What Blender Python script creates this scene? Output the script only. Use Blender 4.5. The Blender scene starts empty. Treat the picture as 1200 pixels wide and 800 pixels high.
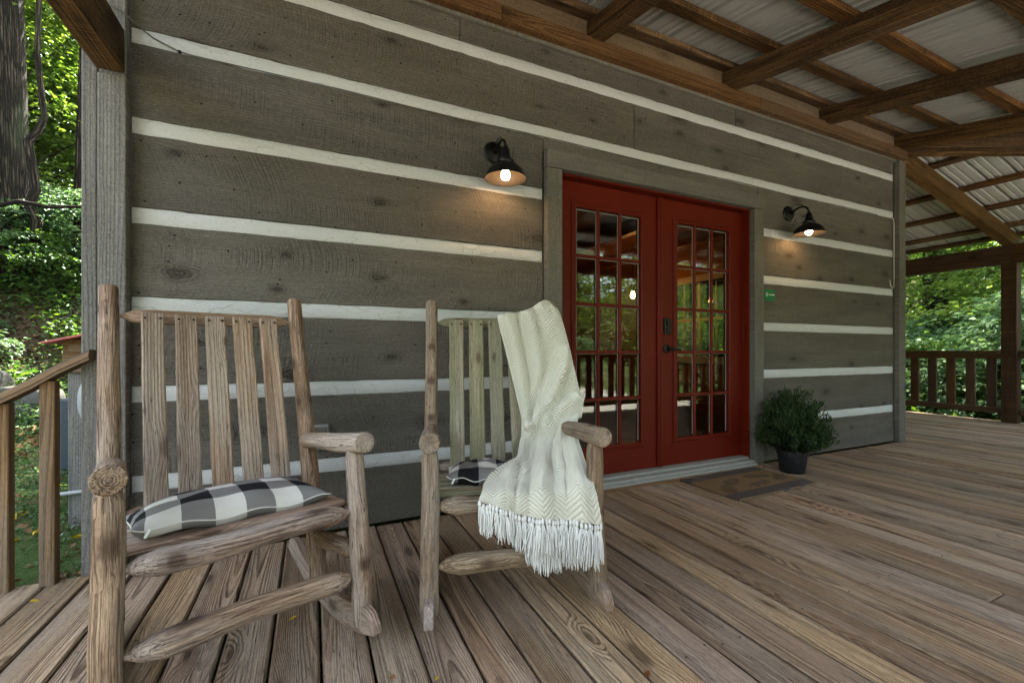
import bpy, math, random
import numpy as np
from mathutils import Vector, Matrix
random.seed(7); RNG = np.random.default_rng(7)
C = bpy.context.scene.collection
S = bpy.context.scene
R = math.radians

# ------------------------------------------------------------------ node helper
class NT:
    def __init__(s, name):
        s.mat = bpy.data.materials.new(name); s.mat.use_nodes = True
        s.t = s.mat.node_tree; s.t.nodes.clear()
        s.out = s.t.nodes.new('ShaderNodeOutputMaterial')
    def link(s, node, key, val):
        sock = node.inputs[key]
        if isinstance(val, bpy.types.NodeSocket): s.t.links.new(val, sock)
        elif isinstance(val, (tuple, list)) and sock.type == 'RGBA': sock.default_value = (*val[:3], 1)
        else: sock.default_value = val
    def m(s, op, a, b=0.0, c=0.0, clamp=False):
        n = s.t.nodes.new('ShaderNodeMath'); n.operation = op; n.use_clamp = clamp
        s.link(n, 0, a); s.link(n, 1, b)
        if op in ('MULTIPLY_ADD', 'COMPARE'): s.link(n, 2, c)
        return n.outputs[0]
    def add(s, a, b): return s.m('ADD', a, b)
    def mul(s, a, b): return s.m('MULTIPLY', a, b)
    def sub(s, a, b): return s.m('SUBTRACT', a, b)
    def ss(s, x, lo, hi, a=0.0, b=1.0):
        n = s.t.nodes.new('ShaderNodeMapRange'); n.interpolation_type = 'SMOOTHSTEP'
        for k, v in zip((0, 1, 2, 3, 4), (x, lo, hi, a, b)): s.link(n, k, v)
        return n.outputs[0]
    def attr(s, name, out='Fac'):
        n = s.t.nodes.new('ShaderNodeAttribute'); n.attribute_name = name; return n.outputs[out]
    def sep(s, v):
        n = s.t.nodes.new('ShaderNodeSeparateXYZ'); s.link(n, 0, v); return n.outputs
    def vec(s, x, y, z=0.0):
        n = s.t.nodes.new('ShaderNodeCombineXYZ')
        for k, v in enumerate((x, y, z)): s.link(n, k, v)
        return n.outputs[0]
    def noise(s, v, scale=1.0, detail=2.0, rough=.5, out=0):
        n = s.t.nodes.new('ShaderNodeTexNoise'); s.link(n, 'Vector', v); s.link(n, 'Scale', scale)
        s.link(n, 'Detail', detail); s.link(n, 'Roughness', rough); return n.outputs[out]
    def vor(s, v, scale=1.0, dims='2D'):
        n = s.t.nodes.new('ShaderNodeTexVoronoi'); n.voronoi_dimensions = dims
        s.link(n, 'Vector', v); s.link(n, 'Scale', scale); return n
    def mix(s, f, a, b, mode='MIX'):
        n = s.t.nodes.new('ShaderNodeMix'); n.data_type = 'RGBA'; n.blend_type = mode
        s.link(n, 0, f); s.link(n, 6, a); s.link(n, 7, b); return n.outputs[2]
    def hsv(s, col, h=.5, sat=1.0, val=1.0):
        n = s.t.nodes.new('ShaderNodeHueSaturation')
        s.link(n, 'Hue', h); s.link(n, 'Saturation', sat); s.link(n, 'Value', val); s.link(n, 'Color', col); return n.outputs[0]
    def bump(s, h, strength=.5, dist=.01, normal=None):
        n = s.t.nodes.new('ShaderNodeBump'); s.link(n, 'Height', h); s.link(n, 'Strength', strength); s.link(n, 'Distance', dist)
        if normal is not None: s.link(n, 'Normal', normal)
        return n.outputs[0]
    def coord(s, which='Object'):
        return s.t.nodes.new('ShaderNodeTexCoord').outputs[which]
    def principled(s, col, rough=.6, normal=None, metallic=0.0, spec=.5, **kw):
        n = s.t.nodes.new('ShaderNodeBsdfPrincipled')
        s.link(n, 'Base Color', col); s.link(n, 'Roughness', rough); s.link(n, 'Metallic', metallic); s.link(n, 'Specular IOR Level', spec)
        if normal is not None: s.link(n, 'Normal', normal)
        for k, v in kw.items(): s.link(n, k, v)
        s.t.links.new(n.outputs[0], s.out.inputs[0]); return n

def simple(name, col, rough=.6, metallic=0.0, spec=.5, var=.25, scale=30, bump=.0, bscale=200, edge=None):
    t = NT(name); co = t.coord()
    n = t.noise(co, scale, 4, .6)
    c = t.mix(n, tuple(x*(1-var) for x in col), tuple(min(1, x*(1+var)) for x in col))
    nor = None
    if bump: nor = t.bump(t.noise(co, bscale, 4, .65), bump, .002)
    r = t.add(rough-.08, t.mul(n, .16))
    t.principled(c, r, nor, metallic, spec); return t.mat

def wood(name, light, dark, period=.007, ring=.7, fiber=.35, fscale=260, blotch=None, blotch_amt=.0, knot=.35, ku=1.5, kv=7.0,
         knotcol=None, piece=.3, saw=0.0, bump=.35, rough=.75, spec=.3, log=False, cracks=0.0, green=None, tilt=.14, wob=.012, second=None, edge=0.0, specks=0.0, kr=1.0):
    t = NT(name)
    u, v, w = t.sep(t.attr('gco', 'Vector')); rnd = t.attr('rnd', 'Fac')
    h1 = t.m('FRACT', t.mul(rnd, 7.31)); h2 = t.m('FRACT', t.mul(rnd, 17.77)); h3 = t.m('FRACT', t.mul(rnd, 29.3))
    wb = t.noise(t.vec(t.mul(u, .9), t.mul(v, 5.0), t.add(t.mul(w, 5.0), t.mul(rnd, 40.0))), 1.0, 2)
    # knots
    vn = t.vor(t.vec(t.mul(u, ku), t.add(t.mul(v, kv), t.mul(rnd, 53.0)), 0.0), 1.0)
    kcol = t.sep(vn.outputs['Color'])
    kd = t.mul(vn.outputs['Distance'], t.add(.75*kr, t.mul(kcol[1], 1.3*kr)))
    kd = t.add(kd, t.mul(t.sub(t.noise(t.vec(t.mul(u, ku*4.0), t.mul(v, kv*3.0), t.mul(rnd, 19.0)), 1.0, 4, .7), .5), .26 if saw else .14))
    ksel = t.m('GREATER_THAN', kcol[0], 1.0-knot)
    kcore = t.mul(t.ss(kd, .05, .14, 1.0, 0.0), ksel); kwide = t.mul(t.ss(kd, .0, .5, 1.0, 0.0), ksel)
    if log:
        rr = t.m('SQRT', t.add(t.mul(v, v), t.mul(w, w)))
        r = t.add(rr, t.mul(t.sub(wb, .5), wob))
        r = t.add(r, t.mul(t.m('SINE', t.add(t.mul(u, 5.0), t.mul(rnd, 20.0))), .004))
    else:
        tl = t.mul(t.sub(t.noise(t.vec(t.mul(u, .4), t.mul(rnd, 37.0), 0.0), 1.0, 1), .5), tilt)
        pv = t.add(v, t.mul(t.sub(h1, .5), .16)); pw = t.add(t.add(w, t.add(.025, t.mul(h2, .07))), tl)
        r = t.add(t.m('SQRT', t.add(t.mul(pv, pv), t.mul(pw, pw))), t.mul(t.sub(wb, .5), wob))
    r = t.add(r, t.mul(kwide, .02))
    fr = t.m('FRACT', t.m('DIVIDE', r, period))
    late = t.mul(t.ss(fr, .35, .85), t.ss(fr, .9, 1.0, 1.0, 0.0))
    if log:
        fig = t.noise(t.vec(t.add(t.mul(u, 1.15), t.mul(kwide, .25)), t.add(t.mul(v, 34.0), t.mul(kwide, .4)), t.add(t.mul(w, 34.0), t.mul(rnd, 13.0))), 1.0, 3, .6)
        band = t.m('FRACT', t.mul(fig, 9.0))
        side = t.mul(t.ss(band, .3, .8), t.ss(band, .85, 1.0, 1.0, 0.0))
        endm = t.ss(rr, .019, .0235, 1.0, 0.0)
        late = t.add(t.mul(late, endm), t.mul(side, t.sub(1.0, endm)))
    fib = t.noise(t.vec(t.mul(u, 5.0), t.mul(v, fscale), t.add(t.mul(w, fscale), t.mul(rnd, 90.0))), 1.0, 3, .6)
    fib2 = t.noise(t.vec(t.mul(u, 1.6), t.mul(v, fscale*.2), t.add(t.mul(w, fscale*.2), t.mul(rnd, 60.0))), 1.0, 3, .6)
    rm = t.ss(t.noise(t.vec(t.mul(u, .8), t.mul(v, 9.0), t.mul(rnd, 11.0)), 1.0, 2), .3, .65, .35, 1.0)
    val = t.add(t.mul(t.mul(late, ring), rm), t.add(t.mul(t.ss(fib, .35, .7), fiber), t.mul(t.ss(fib2, .35, .7), fiber)))
    val = t.m('MINIMUM', val, 1.0)
    col = t.mix(val, light, dark)
    if second is not None:
        col = t.mix(t.mul(t.ss(t.noise(t.vec(t.mul(u, 2.2), t.mul(v, 26.0), t.add(t.mul(w, 26.0), t.mul(rnd, 31.0))), 1.0, 3, .6), .45, .68), .75), col, second)
    big = t.noise(t.vec(t.mul(u, 1.3), t.add(t.mul(v, 7.0), t.mul(rnd, 71.0)), t.mul(w, 7.0)), 1.0, 4, .6)
    if blotch is not None:
        col = t.mix(t.mul(t.ss(big, .42, .66), blotch_amt), col, blotch)
    if green is not None:
        col = t.mix(t.mul(t.ss(t.noise(t.vec(t.mul(u, 2.0), t.mul(v, 16.0), t.add(t.mul(w, 16.0), t.mul(rnd, 17.0))), 1.0, 4, .6), .38, .62), .8), col, green)
    grit = t.noise(t.vec(t.mul(u, 45.0), t.mul(v, 420.0), t.add(t.mul(w, 420.0), t.mul(rnd, 3.0))), 1.0, 3, .7)
    col = t.mix(t.mul(t.ss(grit, .5, .34), .45), col, tuple(x*.55 for x in dark)); col = t.mix(t.mul(t.ss(grit, .54, .72), .28), col, tuple(min(.75, x*1.5) for x in light))
    kc = knotcol or tuple(x*.45 for x in dark)
    col = t.mix(t.mul(kcore, .8), col, kc)
    col = t.mix(t.mul(t.ss(kd, .08, .3, 1.0, 0.0), t.mul(ksel, .35)), col, dark)
    if cracks:
        cn = t.noise(t.vec(t.mul(u, 1.8), t.mul(v, 70.0), t.add(t.mul(w, 70.0), t.mul(rnd, 23.0))), 1.0, 2)
        ck = t.mul(t.ss(t.m('ABSOLUTE', t.sub(cn, .5)), .0, .012, 1.0, 0.0), t.ss(big, .4, .55))
        col = t.mix(t.mul(ck, cracks), col, tuple(x*.25 for x in dark))
    col = t.hsv(col, t.add(.5, t.mul(t.sub(h3, .5), .012)), t.add(1.0, t.mul(t.sub(h2, .5), .24)), t.add(1.0, t.mul(t.sub(rnd, .5), 2*piece)))
    hgt = t.add(t.mul(late, .6), t.mul(fib, .8))
    hgt = t.add(hgt, t.mul(fib2, .5))
    hgt = t.sub(hgt, t.mul(kcore, .4))
    if saw:
        ph = t.add(u, t.mul(t.m('SINE', t.add(t.mul(v, 6.0), t.mul(rnd, 30.0))), .05))
        ph = t.add(ph, t.mul(t.m('MULTIPLY', v, v), 1.2))
        sw = t.noise(t.vec(t.mul(ph, 95.0), t.mul(v, 3.0), t.mul(rnd, 9.0)), 1.0, 2, .6)
        sw = t.mul(t.ss(sw, .35, .65), t.ss(t.noise(t.vec(t.mul(u, 2.5), t.mul(v, 7.0), t.mul(rnd, 5.0)), 1.0, 3), .38, .62))
        hgt = t.add(hgt, t.mul(sw, saw))
        rgh = t.noise(t.vec(t.mul(u, 90.0), t.mul(v, 160.0), t.mul(rnd, 8.0)), 1.0, 4, .7)
        hgt = t.add(hgt, t.mul(rgh, 1.4))
        col = t.mix(t.mul(sw, .15), col, tuple(x*.55 for x in dark))
        col = t.mix(t.mul(t.ss(rgh, .52, .72), .45), col, tuple(x*1.7 for x in light)); col = t.mix(t.mul(t.ss(rgh, .48, .3), .55), col, tuple(x*.5 for x in dark))
        krg = t.mul(t.m('SINE', t.mul(kd, 95.0)), t.mul(t.ss(kd, .02, .33, 1.0, 0.0), ksel))
        hgt = t.add(hgt, t.mul(krg, .9)); col = t.mix(t.mul(t.m('MAXIMUM', krg, 0.0), .45), col, tuple(x*.5 for x in dark))
    if edge:
        ed = t.ss(t.add(t.m('ABSOLUTE', v), t.mul(t.sub(big, .5), .03)), .048, .07)
        col = t.mix(t.mul(ed, edge), col, tuple(x*.7 for x in dark))
    if specks:
        sv = t.vor(t.vec(t.mul(u, 9.0), t.add(t.mul(v, 11.0), t.mul(rnd, 77.0)), 0.0), 1.0)
        sk = t.mul(t.ss(t.add(sv.outputs['Distance'], t.mul(t.sub(rgh if saw else fib, .5), .05)), .03, .055, 1.0, 0.0), t.m('GREATER_THAN', t.sep(sv.outputs['Color'])[0], 1.0-specks))
        col = t.mix(sk, col, (.014, .012, .01)); hgt = t.sub(hgt, t.mul(sk, 1.0))
    if cracks: hgt = t.sub(hgt, t.mul(ck, .8))
    t.principled(col, rough, t.bump(hgt, bump, .004), 0.0, spec)
    return t.mat

# ------------------------------------------------------------------ mesh builder
class MB:
    def __init__(s): s.V = []; s.F = []; s.G = []; s.Rn = []; s.UV = {}; s.M = []; s.smooth = False
    def _add(s, V, F, G, rnd, mat=0):
        o = len(s.V); s.V += [tuple(map(float, p)) for p in V]; s.F += [tuple(i+o for i in f) for f in F]
        s.G += [tuple(map(float, g)) for g in G]; s.Rn += [rnd]*len(V); s.M += [mat]*len(F)
    def box(s, c, size, axis=0, c_=.003, mtx=None, rnd=None, n=1, jit=0.0, uoff=None, mat=0):
        """chamfered board; size along x,y,z; axis = grain direction; n sections along the grain with jitter"""
        rnd = random.random() if rnd is None else rnd
        uoff = random.random()*40 if uoff is None else uoff
        a = axis; b = (a+1) % 3; d = (a+2) % 3
        L, B, D = size[a]/2, size[b]/2, size[d]/2
        c_ = min(c_, B*.45, D*.45, L*.45)
        prof = [(-B+c_, -D), (B-c_, -D), (B, -D+c_), (B, D-c_), (B-c_, D), (-B+c_, D), (-B, D-c_), (-B, -D+c_)]
        insp = [(math.copysign(abs(p)-c_, p) if abs(abs(p)-B) < 1e-9 else p, math.copysign(abs(q)-c_, q) if abs(abs(q)-D) < 1e-9 else q) for p, q in prof]
        st = [(-L, insp, 0)] + [(-L+c_+(2*L-2*c_)*k/n, prof, 1) for k in range(n+1)] + [(L, insp, 0)]
        V = []; G = []; F = []
        for k, (x, pr, j) in enumerate(st):
            jb, jd = random.uniform(-jit, jit), random.uniform(-jit, jit)*.5
            jb2 = random.uniform(-jit, jit)
            for p, q in pr:
                l = [0, 0, 0]; l[a] = x; l[b] = p + (jb if p > 0 else jb2); l[d] = q + jd
                V.append(l); G.append((x+uoff, p, q) if B >= D else (x+uoff, q, p))
        ns = len(st)
        for k in range(ns-1):
            for i in range(8):
                j = (i+1) % 8; F.append((k*8+i, k*8+j, (k+1)*8+j, (k+1)*8+i))
        F.append(tuple(range(7, -1, -1))); F.append(tuple((ns-1)*8+i for i in range(8)))
        c = Vector(c)
        if mtx is None: V = [Vector(p)+c for p in V]
        else: V = [mtx @ Vector(p) + c for p in V]
        s._add(V, F, G, rnd, mat); return s
    def beam(s, p0, p1, w, h, up=(0, 0, 1), c_=.004, rnd=None, n=1, jit=0.0):
        """board from p0 to p1 (axis through its centre), width w across, height h along up"""
        p0, p1 = Vector(p0), Vector(p1); x = (p1-p0); L = x.length; x.normalize()
        z = Vector(up) - x*x.dot(Vector(up)); z.normalize(); y = z.cross(x)
        m = Matrix((x, y, z)).transposed()
        return s.box((p0+p1)/2, (L, w, h), 0, c_, m, rnd, n, jit)
    def tube(s, pts, rad, seg=14, caps=True, rnd=None, lump=0.0, flat=None, rl=None, uoff=None, mat=0):
        rnd = random.random() if rnd is None else rnd; uoff = random.random()*40 if uoff is None else uoff
        pts = [Vector(p) for p in pts]; n = len(pts)
        if not hasattr(rad, '__len__'): rad = [rad]*n
        t0 = (pts[1]-pts[0]).normalized()
        ref = Vector((0, 0, 1)) if abs(t0.z) < .9 else Vector((1, 0, 0))
        y = t0.cross(ref).normalized()
        V = []; F = []; G = []; u = uoff
        lm = [random.uniform(-1, 1) for _ in range(seg)]
        for k in range(n):
            t = (pts[min(k+1, n-1)]-pts[max(k-1, 0)]).normalized()
            y = (y - t*y.dot(t)).normalized(); z = t.cross(y)
            if k: u += (pts[k]-pts[k-1]).length
            lm = [a*.75+random.uniform(-1, 1)*.5 for a in lm]
            lms = [(lm[i-1]+2*lm[i]+lm[(i+1) % seg])/4 for i in range(seg)]
            for i in range(seg):
                a = 2*math.pi*i/seg; rr = rad[k]*(1+lump*lms[i])
                ca, sa = math.cos(a)*rr, math.sin(a)*rr
                V.append(pts[k]+y*ca+z*sa); G.append((u, ca, sa))
        for k in range(n-1):
            for i in range(seg):
                j = (i+1) % seg; F.append((k*seg+i, k*seg+j, (k+1)*seg+j, (k+1)*seg+i))
        if caps:
            V.append(pts[0]); G.append((uoff, 0, 0)); b = len(V)-1
            for i in range(seg): F.append((b, (i+1) % seg, i))
            V.append(pts[-1]); G.append((u, 0, 0)); b = len(V)-1
            for i in range(seg): F.append((b, (n-1)*seg+i, (n-1)*seg+(i+1) % seg))
        s._add(V, F, G, rnd, mat); return s
    def log(s, p0, p1, r0, r1, taper0=0.0, taper1=0.0, tip=.45, rings=14, seg=18, lump=.06, wob=.004, rnd=None, dome=0.0):
        """peeled log: taper0/1 = length of pencil-pointed end; else a sawn end with a small chamfer"""
        p0, p1 = Vector(p0), Vector(p1); ax = p1-p0; L = ax.length
        ts = []
        def end(tp, rev):
            if tp > 0: o = [(0, tip*.55), (tp*.12/L, tip*.82), (tp*.45/L, tip+(1-tip)*.55), (tp/L, 1.0)]
            elif dome > 0: o = [(0, .45), (dome*.2/L, .8), (dome*.55/L, .95), (dome/L, 1.0)]
            else: o = [(0, .93), (.004/L, 1.0)]
            return [(1-a, b) for a, b in reversed(o)] if rev else o
        a = end(taper0, False); b = end(taper1, True)
        m = [(a[-1][0]+(b[0][0]-a[-1][0])*k/rings, 1.0) for k in range(1, rings)]
        st = a+m+b
        w1, w2 = random.uniform(0, 6.28), random.uniform(0, 6.28)
        side = ax.normalized().cross(Vector((.3, .5, .8))).normalized(); s2 = side.cross(ax.normalized())
        pts = []; rad = []
        for t, f in st:
            e = math.sin(math.pi*min(max(t, 0), 1))
            pts.append(p0+ax*t+side*wob*e*math.sin(3*t+w1)+s2*wob*e*math.sin(5*t+w2))
            rad.append((r0+(r1-r0)*t)*f*(1+.03*math.sin(9*t+w1)))
        return s.tube(pts, rad, seg, True, rnd, lump)
    def lathe(s, prof, c=(0, 0, 0), seg=40, mtx=None, mat=0):
        V = []; F = []; G = []
        for r, z in prof:
            for i in range(seg):
                a = 2*math.pi*i/seg; V.append(Vector((r*math.cos(a), r*math.sin(a), z))); G.append((z, r*math.cos(a), r*math.sin(a)))
        for k in range(len(prof)-1):
            for i in range(seg):
                j = (i+1) % seg; F.append((k*seg+i, k*seg+j, (k+1)*seg+j, (k+1)*seg+i))
        if mtx is not None: V = [mtx @ p for p in V]
        V = [p+Vector(c) for p in V]
        s._add(V, F, G, random.random(), mat); return s
    def build(s, name, mats, parent=None, smooth=False, angle=None):
        me = bpy.data.meshes.new(name); me.from_pydata(s.V, [], s.F); me.update()
        g = me.attributes.new('gco', 'FLOAT_VECTOR', 'POINT'); g.data.foreach_set('vector', np.array(s.G, np.float32).ravel())
        r = me.attributes.new('rnd', 'FLOAT', 'POINT'); r.data.foreach_set('value', np.array(s.Rn, np.float32))
        if not isinstance(mats, (list, tuple)): mats = [mats]
        for m in mats: me.materials.append(m)
        me.polygons.foreach_set('material_index', np.array(s.M, np.int32))
        if smooth: me.polygons.foreach_set('use_smooth', np.ones(len(me.polygons), bool))
        if angle is not None:
            me.polygons.foreach_set('use_smooth', np.ones(len(me.polygons), bool)); me.set_sharp_from_angle(angle=R(angle))
        o = bpy.data.objects.new(name, me); C.objects.link(o)
        if parent is not None: o.parent = parent
        return o

def tag(o, label=None, cat=None, group=None, kind=None):
    if label: o['label'] = label
    if cat: o['category'] = cat
    if group: o['group'] = group
    if kind: o['kind'] = kind
    return o
def empty(name, loc, label=None, cat=None, group=None, rot=(0, 0, 0)):
    o = bpy.data.objects.new(name, None); C.objects.link(o); o.location = loc; o.rotation_euler = rot
    return tag(o, label, cat, group)
def copy_tree(o, parent=None):
    c = o.copy(); C.objects.link(c)
    if parent is not None: c.parent = parent
    for ch in list(o.children): copy_tree(ch, c)
    return c
def np_mesh(name, V, quads=None, tris=None, attrs=None, mat=None, parent=None, smooth=False):
    me = bpy.data.meshes.new(name)
    F = []
    fs = quads if quads is not None else tris; k = fs.shape[1]
    me.vertices.add(len(V)); me.vertices.foreach_set('co', np.asarray(V, np.float32).ravel())
    me.loops.add(fs.size); me.loops.foreach_set('vertex_index', fs.astype(np.int32).ravel())
    me.polygons.add(len(fs)); me.polygons.foreach_set('loop_start', np.arange(0, fs.size, k, dtype=np.int32))
    if smooth: me.polygons.foreach_set('use_smooth', np.ones(len(fs), bool))
    me.update(calc_edges=True)
    for n, a in (attrs or {}).items():
        if a.ndim == 2: me.attributes.new(n, 'FLOAT_VECTOR', 'POINT').data.foreach_set('vector', a.astype(np.float32).ravel())
        else: me.attributes.new(n, 'FLOAT', 'POINT').data.foreach_set('value', a.astype(np.float32))
    if mat: me.materials.append(mat)
    o = bpy.data.objects.new(name, me); C.objects.link(o)
    if parent is not None: o.parent = parent
    return o
BULB, BULB_IN = 14.0, 12.0
SKY, SUN, EXPO, SKYSAT = .12, 5.0, 3.74, .5
SUN_EL, SUN_AZ = 58, 12
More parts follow.
